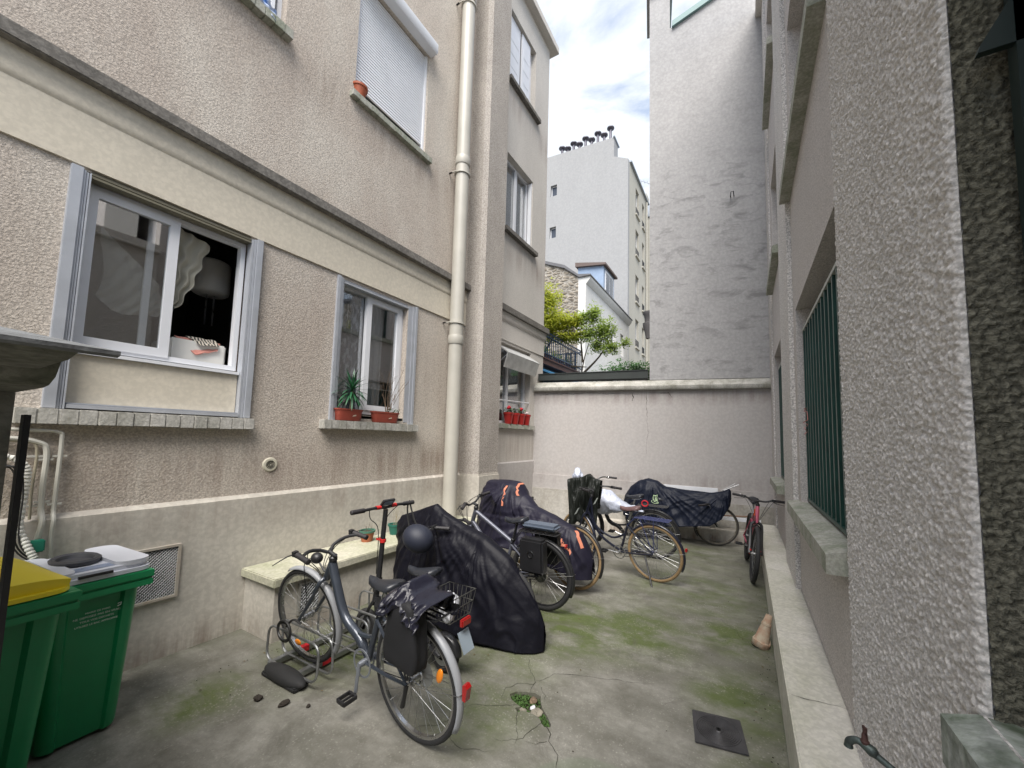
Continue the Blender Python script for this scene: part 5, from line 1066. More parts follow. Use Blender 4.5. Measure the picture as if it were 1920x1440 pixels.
# ---------------------------------------------------------------- coat on the dutch bike, plastic bags
def drape(name,label,cat,loc,yaw,W_,H,m,seed,amp=.05,taper=.75,top=.10,lift=None,thick=.004):
    """garment hung over a bar: front and back sheets joined over the top"""
    T=bpy.data.objects.new('tmpM',None); b=MB(); n=54; mm=44; off=Vector((seed*3.3,seed,0))
    for j in range(mm+1):
        v_=-1+2*j/mm; a=abs(v_); side=-1 if v_<0 else 1
        for i in range(n+1):
            u=-1+2*i/n; wf=W_*(1-(1-taper)*a)*(1+.10*noise.noise(Vector((a*3,side,seed)))); x=u*wf
            hem=H*(.9+.22*noise.noise(Vector((u*1.5,side*2,seed*1.7)))) * (1 if side<0 else .72)
            z=-hem*max(0,a-.08)/.92+.03*math.cos(u*PI*.5)+ (.05*math.exp(-((u-.2)/.25)**2))
            y=side*(top*min(1,a/.10)**.6*(.6+.4*min(1,a*2)))+amp*(noise.noise(Vector((u*2.6+a*.8,a*1.9,side*5))+off))+amp*.5*(1-2*abs(noise.noise(Vector((u*4.5-a*1.3,a*3.6,side*5))+off)))
            b.v.append(Vector((x,y,z)))
    for j in range(mm):
        for i in range(n): q=j*(n+1)+i; b.f.append([q,q+1,q+n+2,q+n+1]); b.sm.append(True)
    bpy.data.objects.remove(T)
    o=b.build(name,m,None,recalc=False,sharp=75); o.location=loc; o.rotation_euler=(0,0,yaw); md=o.modifiers.new('s','SOLIDIFY'); md.thickness=thick; return tag(o,label,cat)
COAT=mat('black_green_raincoat',(.010,.012,.010),.5,bump=.5,bscale=25,bdist=.008,spec=.25)
ct=drape('raincoat','black rain coat draped over the handlebar of the tan tyred bicycle','coat',(-1.96,5.08,1.13),R_(8),.23,.70,COAT,3,amp=.07,taper=.80,top=.12)
b=MB()
for (x,z) in ((-.09,-.45),(.16,-.30)): b.add([(x,-.20,z),(x+.03,-.20,z+.02),(x+.07,-.205,z+.10),(x+.05,-.205,z+.09)],[(0,1,2,3)])
o=b.build('reflective_patch',mat('reflective_grey',(.25,.27,.25),.4),ct,local=True)
# plastic bag tied over saddle of the back bike
def bagcover(name,label,loc,rz,pts,m,seed):
    b=MB(); n=30;mm=26; off=Vector((seed*2.2,0,seed))
    for i in range(n+1):
        t=i/n; zt,zb,wd=interp(pts,t)
        for k in range(mm):
            a=2*PI*k/mm; q=Vector((t*2.2,math.cos(a),math.sin(a))); rr=1+.16*noise.noise(q*1.8+off)-.30*abs(noise.noise(q*3.2+off))-.12*abs(noise.noise(q*8+off))
            b.v.append(Vector((t,wd*math.cos(a)*rr,(zt+zb)/2+(zt-zb)/2*math.sin(a)*rr)))
    for i in range(n):
        for k in range(mm): k2=(k+1)%mm; b.f.append([i*mm+k,i*mm+k2,(i+1)*mm+k2,(i+1)*mm+k]); b.sm.append(True)
    b.f.append(list(range(mm))); b.sm.append(True); b.f.append([n*mm+k for k in range(mm)][::-1]); b.sm.append(True)
    o=b.build(name,m,None); o.location=loc; o.rotation_euler=(0,0,rz); return o
FILM=mat('cloudy_plastic',(.42,.45,.54),.38,bump=.7,bscale=18,bdist=.02)
o=bagcover('plastic_bag','large cloudy plastic bag over the back bicycle',(-2.05,5.62,0),R_(-2),[(0,.93,.70,.05),(.08,.98,.60,.10),(.25,1.02,.60,.14),(.38,.99,.62,.15),(.5,.90,.64,.13),(.62,.84,.68,.10),(.75,.79,.70,.07),(.84,.80,.70,.05),(.9,.74,.70,.04),(1,.73,.70,.03)],FILM,2); o.scale=(.78,1,.97)
tag(o,'large cloudy white plastic bag pulled over the seat of the back bicycle','bag')
crumple('plastic_bag','white plastic bag wrapped around the handlebar stem above the draped coat','bag',(-2.30,5.65,1.10),(.09,.09,.13),FILM,8)
# A: rain cape + pannier on its rack
T=A_['T']
pn=MB(); 
def bagshape(b,cx_,cz_,W_,H,D,seed,y0):
    bm=bmesh.new(); bmesh.ops.create_cube(bm,size=2); bmesh.ops.subdivide_edges(bm,edges=bm.edges[:],cuts=9,use_grid_fill=True)
    off=Vector((seed,seed*2,0))
    for v in bm.verts:
        q=v.co; l=(abs(q.x)**5+abs(q.y)**5+abs(q.z)**5)**(1/5); q=q/l; d=1+.10*noise.noise(q*1.7+off)-.05*abs(noise.noise(q*5+off))
        v.co=Vector((cx_+q.x*W_/2*d*(1-.12*q.z),y0+q.y*D/2*d,cz_+q.z*H/2*d))
    bm.verts.index_update(); b.add([v.co.copy() for v in bm.verts],[[v.index for v in f.verts] for f in bm.faces],True); bm.free()
FAB=mat('black_canvas',(.010,.010,.012),.75,bump=.4,bscale=180,var=.3)
b=MB(); bagshape(b,0,0,.245,.35,.11,2,0); pa=b.build('pannier_bag',FAB,None); Tw=wm(T); pa.matrix_world=Tw@Matrix.Translation((-.055,.12,.665))
tag(pa,'black pannier bag hanging from the rear rack of the foreground bicycle','bag')
cp=drape('rain_cape','shiny crumpled black rain cape bundled on the rear rack of the foreground bicycle','rain cape',(0,0,0),0,.155,.17,mat('shiny_black_film',(.012,.012,.022),.34,bump=.5,bscale=28,bdist=.008,spec=.4),6,amp=.055,taper=.85,top=.14)
cp.matrix_world=Tw@Matrix.Translation((-.05,.01,.835))@Matrix.Rotation(0,4,'Z')
# ================================================================ BINS
def bin_(loc,rz,label,lidkind,W_=.44,D=.52,H=.90,gcol=(.010,.25,.09)):
    T=thing('wheeled_bin',label,'bin',loc,rz,'green wheeled bins by the left wall')
    G_=mat('green_plastic',gcol,.38,bump=.15,bscale=400,bdist=.0008,var=.12,vscale=3)
    # local: front face at +y... x = width, front = -y ; tapered box with fluted corners
    b=MB(); secs=[(0.02,.78,.80),(.04,.80,.82),(.40,.88,.90),(.80,.96,.985),(H-.085,.975,1.0)]
    def ring(z,kx,ky):
        w2=W_/2*kx; d2=D/2*ky; r=.05; pts=[]
        prof=[]
        # front edge with two shallow flutes
        fr=[(-w2+r,-d2),(-w2*.62,-d2),(-w2*.55,-d2+.018),(w2*.55,-d2+.018),(w2*.62,-d2),(w2-r,-d2)]
        pts+=fr
        pts+=[(w2-r+r*math.sin(a),-d2+r-r*math.cos(a)) for a in np.linspace(.3,PI/2,4)]
        pts+=[(w2,-d2*.5),(w2-.015,-d2*.42),(w2-.015,d2*.42),(w2,d2*.5)]
        pts+=[(w2-r+r*math.cos(a),d2-r+r*math.sin(a)) for a in np.linspace(0,PI/2,4)]
        pts+=[(-w2+r-r*math.sin(a),d2-r+r*math.cos(a)) for a in np.linspace(0,PI/2,4)]
        pts+=[(-w2,d2*.5),(-w2+.015,d2*.42),(-w2+.015,-d2*.42),(-w2,-d2*.5)]
        pts+=[(-w2+r-r*math.cos(a),-d2+r-r*math.sin(a)) for a in np.linspace(0,PI/2-.3,4)]
        return [(x,y,z) for x,y in pts]
    vs=[];fs=[]
    for s_ in secs: rg=ring(*s_); n=len(rg); vs+=rg
    for i in range(len(secs)-1):
        for k in range(n): k2=(k+1)%n; fs.append((i*n+k,i*n+k2,(i+1)*n+k2,(i+1)*n+k))
    fs.append(list(range(n))[::-1]); b.add(vs,fs,True); b.build('body',G_,T,local=True,sharp=25)
    b=MB(); w2=W_/2+.03; d2=D/2+.03
    z=H-.09
    for (e,z0,z1) in ((0,z,z+.035),(-.006,z+.035,z+.045),(.002,z+.045,z+.085)):
        for (x0,x1,y0,y1) in ((-w2-e,w2+e,-d2-e,-d2+.035),(-w2-e,w2+e,d2-.035,d2+e),(-w2-e,-w2+.035,-d2+.034,d2-.034),(w2-.035,w2+e,-d2+.034,d2-.034)): b.box(x0,x1,y0,y1,z0,z1,b=.003)
    b.build('rim',G_,T,local=True)
    b=MB(); b.tube([(-w2*.8,d2+.02,H-.03),(-w2*.8,d2+.07,H-.02),(w2*.8,d2+.07,H-.02),(w2*.8,d2+.02,H-.03)],.014,n=8); b.build('handle',G_,T,local=True)
    for s in (-1,1):
        b=MB(); b.lathe([(0,-.02),(.06,-.02),(.095,-.022),(.10,-.015),(.10,.015),(.095,.022),(.06,.02),(0,.02)],n=24,M=Matrix.Translation((s*(W_/2-.0),D/2-.03,.10))@Matrix.Rotation(PI/2,4,'Y')); b.build('wheel',RUB,T,local=True)
    def plate(b,x0,x1,y0,y1,z0,z1,r=.05,bulge=0):
        pts=[]
        for (cx_,cy_,a0) in ((x1-r,y0+r,-90),(x1-r,y1-r,0),(x0+r,y1-r,90),(x0+r,y0+r,180)):
            for a in np.linspace(a0,a0+90,6): pts.append((cx_+r*math.cos(R_(a)),cy_+r*math.sin(R_(a))))
        b.prism(pts,z0,z1,ax='z',smooth=False); return pts
    if lidkind=='yellow':
        Y_=mat('yellow_plastic',(.88,.70,.03),.4,bump=.1,bscale=300,bdist=.0006)
        b=MB(); plate(b,-w2+.005,w2-.02,-d2+.01,d2,H+.001,H+.02,.07)
        # domed top
        n=18; vs=[];fs=[]
        for i in range(n+1):
            for j in range(n+1):
                u=-1+2*i/n; v_=-1+2*j/n; e=1-.5*(abs(u)**6); x=u*(w2-.03); y=-d2+.03+(v_+1)/2*(2*d2-.04); z=H+.055+.10*(1-abs(u)**3.2)*(1-abs(v_)**3*.6)*(.55+.45*(v_+1)/2)
                vs.append((x,y,z))
        for i in range(n):
            for j in range(n): q=i*(n+1)+j; fs.append((q,q+n+1,q+n+2,q+1))
        b.add(vs,fs,True)
        per=[(i,0) for i in range(n)]+[(n,j) for j in range(n)]+[(i,n) for i in range(n,0,-1)]+[(0,j) for j in range(n,0,-1)]
        top=[vs[i*(n+1)+j] for i,j in per]; low=[(x*.98,y*.98,H+.018) for x,y,z in top]; m_=len(per)
        b.add(top+low,[(k,(k+1)%m_,m_+(k+1)%m_,m_+k) for k in range(m_)],True)
        l=b.build('lid',Y_,T,local=True)
        b=MB(); b.box(-.10,-.02,-.10,-.05,H+.111,H+.1125); b.build('sticker',PVC,l,local=True)
        text_obj('RECYCLE',.028,Matrix.Translation((-.215,-D/2*.93-.006,.40))@Matrix.Rotation(PI/2-.05,4,'X'),mat('white_print',(.6,.7,.62),.6),T)
        b=MB()
        for q in (.05,.035): b.tube([(-.185+q*.9*x,-D/2*.955-.006,.455+q*.55*y) for x,y in ((-1,-1),(1,-.4),(1,1),(-1,.4))],.003,n=4,closed=True)
        b.tube([(-.205,-D/2*.955-.006,.45),(-.165,-D/2*.955-.006,.46)],.005,n=5); b.build('recycling_mark',MATS['white_print'],T,local=True)
    else:
        WH=mat('white_lid_plastic',(.60,.62,.68),.35,var=.05)
        b=MB(); plate(b,-w2+.01,w2-.005,-d2+.01,d2-.02,H+.0,H+.022,.05); plate(b,-w2+.02,w2-.015,-d2+.03,d2-.03,H+.022,H+.045,.06)
        plate(b,w2-.15,w2-.005,-d2+.02,d2-.02,H+.040,H+.066,.06); plate(b,-w2+.012,-w2+.13,-d2+.02,d2-.02,H+.040,H+.058,.06)
        l=b.build('lid',WH,T,local=True)
        b=MB(); b.lathe([(.095,.0),(.098,.018),(.088,.026),(.072,.020),(.066,.002),(.0,.002)],n=36,M=Matrix.Translation((-.02,.03,H+.052))@Matrix.Scale(1.4,4,(0,1,0))); b.build('rubber_flap',mat('flap_dark',(.05,.052,.06),.5),l,local=True)
        b=MB(); b.box(-.10,.10,-.21,-.13,H+.0455,H+.047); b.build('sticker',mat('grey_blue_sticker',(.25,.30,.42),.5,var=.3,vscale=40),l,local=True)
        b=MB(); b.box(-.09,.04,-d2-.0,-d2+.012,H+.024,H+.037); b.build('latch',BLACK,l,local=True)
        PR=mat('white_print',(.6,.7,.62),.6)
        for k,(s,sz) in enumerate((('MAIRIE DE PARIS',.013),('NE DEPOSEZ PAS EN VRAC',.015),('TOUS VOS DECHETS',.014),('UTILISEZ LE BAC APPROPRIE',.013))):
            zz=.685-.021*k; text_obj(s,sz,Matrix.Translation((.01,-D/2*(.90+.1*zz)+.008,zz))@Matrix.Rotation(PI/2-.07,4,'X'),PR,T)
        b=MB(); b.tube([(.085,-D/2*.972+.006,.700),(.10,-D/2*.972+.006,.703),(.097,-D/2*.972+.006,.69),(.085,-D/2*.97+.006,.686)],.003,n=5); b.build('logo',PR,T,local=True)
    return T
# front of bins faces the courtyard (+X): local -y -> world +X : rotate +90deg
bin_((-3.34,.745,0),R_(90+4),'dark green wheeled bin with a white lid and round black flap','white',W_=.37,D=.50,H=.865)
bin_((-3.11,.33,0),R_(90+6),'green wheeled bin with a domed yellow lid at the left edge','yellow',W_=.50,D=.56,H=.90,gcol=(.008,.31,.08))
# ================================================================ POTS
TERRA=mat('terracotta',(.36,.12,.055),.75,bump=.2,bscale=120,var=.25,vscale=10); TER2=mat('red_brown_plastic',(.28,.055,.035),.5,var=.15,vscale=8)
SOIL=mat('pot_soil',(.05,.035,.022),.95,bump=.6,bscale=120)
def pot(label,loc,r0,r1,h,m,rimm=None,group='flower pots on the masonry bench',name='flower_pot',soil=True,cat='flower pot'):
    T=thing(name,label,cat,loc,0,group); b=MB(); b.lathe([(0,0),(r0,0),(r1,h*.84),(r1-.006,h*.84),(r1-.012,h*.8),(0,h*.8)],n=28); b.build('pot',m,T,local=True)
    b=MB(); b.lathe([(r1-.006,h*.82),(r1+.008,h*.82),(r1+.010,h),(r1-.004,h),(r1-.006,h*.82)],n=28); b.build('rim',rimm or m,T,local=True)
    b=MB(); b.lathe([(0,h*.87),(r1-.007,h*.85)],n=20); b.build('soil',SOIL,T,local=True); return T
def twigs(T,n,h,spread,seed,m,r=.0015,base=(0,0,0),leaves=0,lm=None,lsz=.02,name='stem',toward=None):
    rr=random.Random(seed); lf=MB()
    b=MB()
    for i in range(n):
        a=rr.uniform(0,6.3); x=rr.uniform(-.02,.02)+base[0]; y=rr.uniform(-.02,.02)+base[1]; P=[Vector((x,y,base[2]))]; d=Vector((math.cos(a)*spread,math.sin(a)*spread,1)).normalized()
        if toward: d=(d+Vector(toward)).normalized()
        hh=h*rr.uniform(.6,1)
        for k in range(6):
            d=(d+Vector((rr.uniform(-.18,.18),rr.uniform(-.18,.18),rr.uniform(-.05,.1)))).normalized(); P.append(P[-1]+d*hh/6)
            if k>1 and rr.random()<.7:
                d2=(d+Vector((rr.uniform(-.9,.9),rr.uniform(-.9,.9),.1))).normalized(); Q=[P[-1],P[-1]+d2*hh*.12,P[-1]+d2*hh*.2+Vector((0,0,.01))]; b.tube(Q,[r*.7,r*.5,r*.4],n=4)
                if leaves:
                    for _ in range(leaves): leaf(lf,Q[-1]+Vector((rr.uniform(-.02,.02),rr.uniform(-.02,.02),rr.uniform(-.01,.01))),lsz,lsz*.5,rr.uniform(0,6.3),rr.uniform(-.4,.8))
        b.tube(P,[r*1.3-(r*.7)*k/6 for k in range(7)],n=4)
    o=b.build(name,m,T,local=True)
    if leaves: lf.build('leaves',lm,T,local=True)
    return o
TW_=mat('twig_brown',(.12,.08,.05),.8); LEAFG=mat('leaf_green',(.06,.15,.035),.5,col2=(.03,.08,.02),vscale=30)
t=pot('small terracotta pot with green rim and dry twigs on the bench',(-3.66,2.92,.515),.055,.075,.12,TERRA,mat('green_rim',(.05,.14,.10),.5)); twigs(t,4,.10,.5,1,TW_,base=(0,0,.09))
t=pot('small dark green pot with tall dry stalks on the bench behind the scooter stem',(-3.66,3.30,.515),.05,.07,.12,mat('green_pot',(.015,.12,.09),.45)); twigs(t,6,.26,.15,2,mat('straw',(.35,.30,.2),.8),base=(0,0,.09))
t=pot('orange pot standing at the left end of the upper shuttered window sill',(-3.84,2.62,5.556),.055,.08,.13,mat('orange_pot',(.34,.08,.03),.6),group=None)
# trough pots on window 2 sill
def trough(label,y0,y1,seed):
    T=thing('window_box',label,'planter',(-3.80,(y0+y1)/2,1.828),0,'red brown planters on the middle window sill'); w2=(y1-y0)/2
    b=MB(); bm=bmesh.new(); vs=[];fs=[]; n=32
    def ring(z,k): return [((.055*k)*math.copysign(abs(math.cos(a))**.5,math.cos(a)),w2*k*math.copysign(abs(math.sin(a))**.5,math.sin(a)),z) for a in np.linspace(0,2*PI,n,endpoint=False)]
    rs=[ring(0,.84),ring(.012,.88),ring(.11,.97),ring(.112,1.03),ring(.128,1.04),ring(.128,.96),ring(.105,.93)]
    for r_ in rs: vs+=r_
    for i in range(len(rs)-1):
        for k in range(n): k2=(k+1)%n; fs.append((i*n+k,i*n+k2,(i+1)*n+k2,(i+1)*n+k))
    fs.append(list(range(n))[::-1]); b.add(vs,fs,True); b.build('box',TER2,T,local=True,sharp=30)
    b=MB(); b.add(ring(.112,.94),[list(range(n))]); b.build('soil',SOIL,T,local=True)
    b=MB(); b.add([(.0535,.01,.045),(.0535,.06,.055),(.054,.055,.068),(.054,.02,.058)],[(0,1,2,3)]); b.build('sticker',mat('torn_label',(.6,.5,.4),.7),T,local=True); return T
t1=trough('left red brown planter holding the spiky green dracaena on the middle window sill',2.545,2.86,1)
t2=trough('right red brown planter holding the sparse twiggy shrub on the middle window sill',3.00,3.38,2)
dr=thing('dracaena','spiky dark green dracaena rosette on a short trunk in the left planter','plant',(-3.80,2.73,1.93)); dr.scale=(1.2,1.2,1.12)
b=MB(); b.tube([(0,0,0),(.0,.0,.10),(.005,.003,.20)],[.016,.014,.012],n=8); b.build('trunk',mat('dracaena_trunk',(.22,.19,.12),.8,bump=.4,bscale=100),dr,local=True)
b=MB(); rr=random.Random(5)
for i in range(64):
    a=i*2.399; el=1.35-1.9*(i/64)+rr.uniform(-.1,.1); L_=rr.uniform(.16,.23); n=7; vs=[];fs=[]; p=Vector((0,0,.17+.06*(1-i/64))); d=Vector((math.cos(a)*math.cos(el),math.sin(a)*math.cos(el),math.sin(el))); sdn=Vector((-math.sin(a),math.cos(a),0))
    for k in range(n+1):
        w2=.0085*(math.sin(PI*min(1,(k+.6)/n*.98))**.6); vs+=[p+sdn*w2,p-sdn*w2]; d=(d+Vector((0,0,-.13-.05*(i/64)))).normalized(); p=p+d*L_/n
    fs=[(2*k,2*k+1,2*k+3,2*k+2) for k in range(n)]; b.add(vs,fs,True)
b.build('leaves',mat('dracaena_leaf',(.03,.14,.055),.42,col2=(.012,.07,.03),vscale=18),dr,local=True,recalc=False)
sh=thing('twiggy_shrub','nearly leafless thin twiggy shrub leaning out over the sill from the right planter','plant',(-3.80,3.22,1.93))
twigs(sh,8,.62,.22,9,TW_,r=.0022,leaves=2,lm=mat('dry_leaf',(.13,.13,.05),.7),lsz=.016,toward=(.02,.10,0)); twigs(sh,4,.66,.3,12,TW_,r=.0024,toward=(.05,.55,0),name='branch')
b=MB(); rr=random.Random(4)
for i in range(70): leaf(b,(rr.uniform(-.03,.04),rr.uniform(.0,.20),rr.uniform(-.0,.06)),.03,.014,rr.uniform(0,6.3),rr.uniform(-.2,.9))
b.build('foliage',LEAFG,sh,local=True)
# four red pots with geraniums at the far window
REDPOT=mat('red_pot',(.34,.018,.015),.45); PETR=mat('red_petals',(.55,.01,.03),.6)
for i,(y,lbl,fl) in enumerate(((5.98,'red pot of geranium nearest the pilaster, with a dark red bloom',1),(6.20,'second red pot from the pilaster, with only green leaves',0),(6.42,'third red pot from the pilaster, with a bright red geranium bloom',1),(6.63,'fourth red pot, farthest from the pilaster, topped by a pale round bloom',2))):
    t=pot(lbl,(-3.82,y,1.942),.062,.09,.21,REDPOT,group='red geranium pots on the far window sill')
    b=MB(); rr=random.Random(i+20)
    for k in range(0 if fl==2 else 90):
        a=rr.uniform(0,6.3); q=rr.uniform(0,.11); leaf(b,(q*math.cos(a),q*math.sin(a),.19+rr.uniform(0,.09)),rr.uniform(.03,.05),.035,rr.uniform(0,6.3),rr.uniform(-.4,.9))
    if fl!=2: b.build('foliage',LEAFG,t,local=True)
    if fl:
        o=crumple('flower','','',(0.01,0,.30 if fl==1 else .23),(.04,.05,.035),PETR if fl==1 else mat('pale_petals',(.6,.5,.5),.7),i+2,amp=.3); o.parent=t
        for k_ in ('label','category'):
            if k_ in o: del o[k_]
# blue cloth on window 4 sill
cl4=drape('cloth','blue and white cloth hanging over the upper left window sill at the top edge','cloth',(-3.80,1.48,5.62),R_(90),.22,.14,mat('blue_white_cloth',(.10,.22,.50),.85,col2=(.62,.65,.70),vscale=14),15,amp=.05,taper=1.0,top=.05)
# ================================================================ KITCHEN THINGS
wh=thing('water_heater','white cylindrical water heater hanging inside the open kitchen window','water heater',(-4.55,1.66,3.0))
b=MB(); b.lathe([(0,0),(.12,0),(.145,.02),(.15,.04),(.15,.30),(.145,.32),(.12,.335),(0,.335)],n=32); b.build('tank',mat('enamel_white',(.75,.74,.70),.35),wh,local=True)
b=MB(); b.tube([(.02,-.03,0),(.02,-.03,-.3)],.008,n=6); b.tube([(.02,.03,0),(.02,.03,-.3)],.008,n=6); b.build('pipe',CHROME,wh,local=True)
ap=MB(); ap.box(-4.42,-4.02,1.24,1.62,1.7,2.43,b=.012); ap=ap.build('appliance',mat('enamel_white',(.75,.74,.70),.35)); tag(ap,'white kitchen appliance standing just inside the open window under the towels','appliance')
PK=mat('pink_towel',(.62,.27,.22),.9,bump=.4,bscale=200)
def flatcloth(name,label,P,m,seed,lift=0.004):
    # P: four corners (world) -> bumpy quad sheet
    P=[Vector(p) for p in P]; b=MB(); n=18
    for j in range(n+1):
        for i in range(n+1):
            u=i/n; v_=j/n; p=(P[0]*(1-u)+P[1]*u)*(1-v_)+(P[3]*(1-u)+P[2]*u)*v_; b.v.append(p+Vector((lift,0,lift))*(1.2+1*noise.noise(Vector((u*4,v_*4,seed)))))
    for j in range(n):
        for i in range(n): q=j*(n+1)+i; b.f.append([q,q+1,q+n+2,q+n+1]); b.sm.append(True)
    o=b.build(name,m,None,recalc=False); md=o.modifiers.new('s','SOLIDIFY'); md.thickness=.004; return tag(o,label,'towel',None)
flatcloth('towel','pink towel hanging down the front corner of the white appliance',[(-4.10,1.28,2.445),(-4.10,1.60,2.445),(-4.012,1.55,2.36),(-4.012,1.40,2.30)],PK,1,.008)
def stripes():
    m=bpy.data.materials.new('striped_cloth'); m.use_nodes=True; nt=m.node_tree; b=nt.nodes['Principled BSDF']; t=N(nt,'ShaderNodeTexCoord'); w_=N(nt,'ShaderNodeTexWave'); w_.wave_type='BANDS'; w_.bands_direction='Y'; w_.inputs['Scale'].default_value=14
    c=N(nt,'ShaderNodeValToRGB'); c.color_ramp.interpolation='CONSTANT'; c.color_ramp.elements[0].color=(.03,.03,.03,1); c.color_ramp.elements[1].color=(.55,.50,.42,1); c.color_ramp.elements[1].position=.5
    nt.links.new(t.outputs['Object'],w_.inputs[0]); nt.links.new(w_.outputs[0],c.inputs[0]); nt.links.new(c.outputs[0],b.inputs['Base Color']); b.inputs['Roughness'].default_value=.9; return m
flatcloth('towel','black and cream striped cloth folded on top of the pink towel',[(-4.12,1.36,2.462),(-4.12,1.57,2.462),(-4.00,1.555,2.40),(-4.00,1.42,2.38)],stripes(),2,.010)
# ================================================================ PIPES AND CABLES at left
WPI=mat('white_conduit',(.50,.49,.44),.5,var=.15,vscale=6)
def conduit(path,r,label,name='conduit',m=WPI,cat='pipe',group='service pipes on the left wall'):
    T=thing(name,label,cat,path[-1],0,group); b=MB(); b.tube(smooth_path(path,4),r,n=8); b.build('tube',m,T)
    return T
def clip(T,p,w_=.03): b=MB(); b.box(p[0]-.02,p[0]+.004,p[1]-w_,p[1]+w_,p[2]-.006,p[2]+.006); b.build('clip',WPI,T)
t=conduit([(-3.80,.30,1.665),(-3.80,.60,1.66),(-3.80,.685,1.65),(-3.80,.70,1.60),(-3.80,.70,1.30),(-3.80,.70,1.16),(-3.77,.70,1.10),(-3.78,.70,1.0),(-3.78,.71,.82)],.011,'rightmost white conduit running down beside the bins'); clip(t,(-3.80,.70,1.5)); clip(t,(-3.80,.70,1.2))
t=conduit([(-3.80,.30,1.60),(-3.80,.50,1.61),(-3.80,.61,1.585),(-3.80,.645,1.53),(-3.80,.645,1.30),(-3.80,.65,1.17),(-3.77,.655,1.10),(-3.78,.645,.98),(-3.78,.65,.82)],.014,'thicker white conduit second from the right beside the bins'); clip(t,(-3.80,.645,1.48)); clip(t,(-3.80,.65,1.22))
t=conduit([(-3.80,.40,1.60),(-3.80,.55,1.59),(-3.80,.605,1.55),(-3.80,.605,1.3),(-3.80,.61,1.12)],.007,'thin stained pipe between the conduits on the left wall',m=mat('stained_pipe',(.30,.27,.2),.6)); clip(t,(-3.80,.605,1.5)); clip(t,(-3.80,.608,1.2))
# corrugated hose
T=thing('corrugated_hose','white ribbed flexible hose bending down the wall behind the bins','hose',(-3.76,.56,.95)); P=smooth_path([(-3.76,.40,1.50),(-3.75,.50,1.50),(-3.75,.565,1.44),(-3.76,.575,1.34),(-3.76,.57,1.22),(-3.75,.57,1.08),(-3.72,.60,.98),(-3.70,.63,.90)],14)
b=MB(); b.tube(P,[.017+.003*math.sin(i*2.1) for i in range(len(P))],n=10); b.build('tube',mat('hose_white',(.60,.59,.54),.5),T)
for k,(dy,dx) in enumerate(((0,0),(.012,.02),(-.014,.01))):
    b=MB(); b.tube(smooth_path([(-3.76+dx,.42,1.47-.03*k),(-3.74+dx,.52+dy,1.44),(-3.74+dx,.55+dy,1.3),(-3.74+dx,.56+dy,1.0),(-3.72+dx,.66+dy,.87),(-3.70+dx,.78+dy,.86)],6),.0045,n=6); tag(b.build('power_cable',CABLE),'slack black power cable hanging in the bundle behind the white hose','cable','black cables behind the hose')
b=MB(); b.box(-3.775,-3.72,.60,.67,.93,1.0,b=.006); tag(b.build('junction_box',mat('teal_box',(.01,.17,.11),.5)),'small bright green junction box on the wall between hose and conduits','junction box')
# ================================================================ CONCRETE CANOPY (left foreground)
cn=thing('concrete_canopy','dark weathered concrete canopy slab on a grey post at the left edge','canopy',(-2.55,.2,0))
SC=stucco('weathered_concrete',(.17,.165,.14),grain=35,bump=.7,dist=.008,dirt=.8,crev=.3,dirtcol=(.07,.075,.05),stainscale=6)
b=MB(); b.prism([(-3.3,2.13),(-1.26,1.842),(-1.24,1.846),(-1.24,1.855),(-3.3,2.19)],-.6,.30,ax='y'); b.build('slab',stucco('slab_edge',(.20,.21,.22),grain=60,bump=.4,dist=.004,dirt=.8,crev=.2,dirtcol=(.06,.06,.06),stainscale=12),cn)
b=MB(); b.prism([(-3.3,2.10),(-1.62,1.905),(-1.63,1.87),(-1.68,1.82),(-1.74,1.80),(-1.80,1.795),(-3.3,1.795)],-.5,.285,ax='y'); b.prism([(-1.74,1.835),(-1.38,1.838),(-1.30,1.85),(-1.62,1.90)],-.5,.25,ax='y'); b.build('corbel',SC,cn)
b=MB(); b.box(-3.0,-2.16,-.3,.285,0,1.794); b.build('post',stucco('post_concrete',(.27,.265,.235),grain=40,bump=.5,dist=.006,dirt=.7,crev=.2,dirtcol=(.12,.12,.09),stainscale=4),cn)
b=MB(); b.box(-2.15,-2.10,.30,.315,0,1.72); tag(b.build('metal_post',BLACK),'thin black metal strip standing against the concrete canopy post','post')
# ================================================================ MISC OBJECTS
# white board and plank
b=MB(); b.box(-1.50,-.42,7.20,7.225,.80,.925,b=.003); tag(b.build('white_board',PVC),'long white board leaning on the back wall behind the navy cover','board')
b=MB(); b.box(-.75,.20,7.50,7.56,.365,.425,b=.004); tag(b.build('white_trunking',PVC),'white plastic trunking lying along the foot of the back wall behind the pink bike','trunking')
b=MB(); b.tube([(-1.0,7.5,.40),(-.3,7.52,.44),(.18,7.55,.47)],.010,n=6); tag(b.build('wooden_rod',mat('brown_wood',(.22,.11,.06),.7,var=.3,vscale=20)),'thin red brown wooden rod resting above the white trunking','rod')
for k,(y,z) in enumerate(((7.12,.98),(7.20,1.0))): b=MB(); b.tube([(-.36+.03*k,y,.90),(-.16+.05*k,y+.02,1.03-.02*k)],.006,n=6); tag(b.build('metal_rod',CHROME),'bare metal rod sticking out of the right end of the navy cover','rod','metal rods at the navy cover')
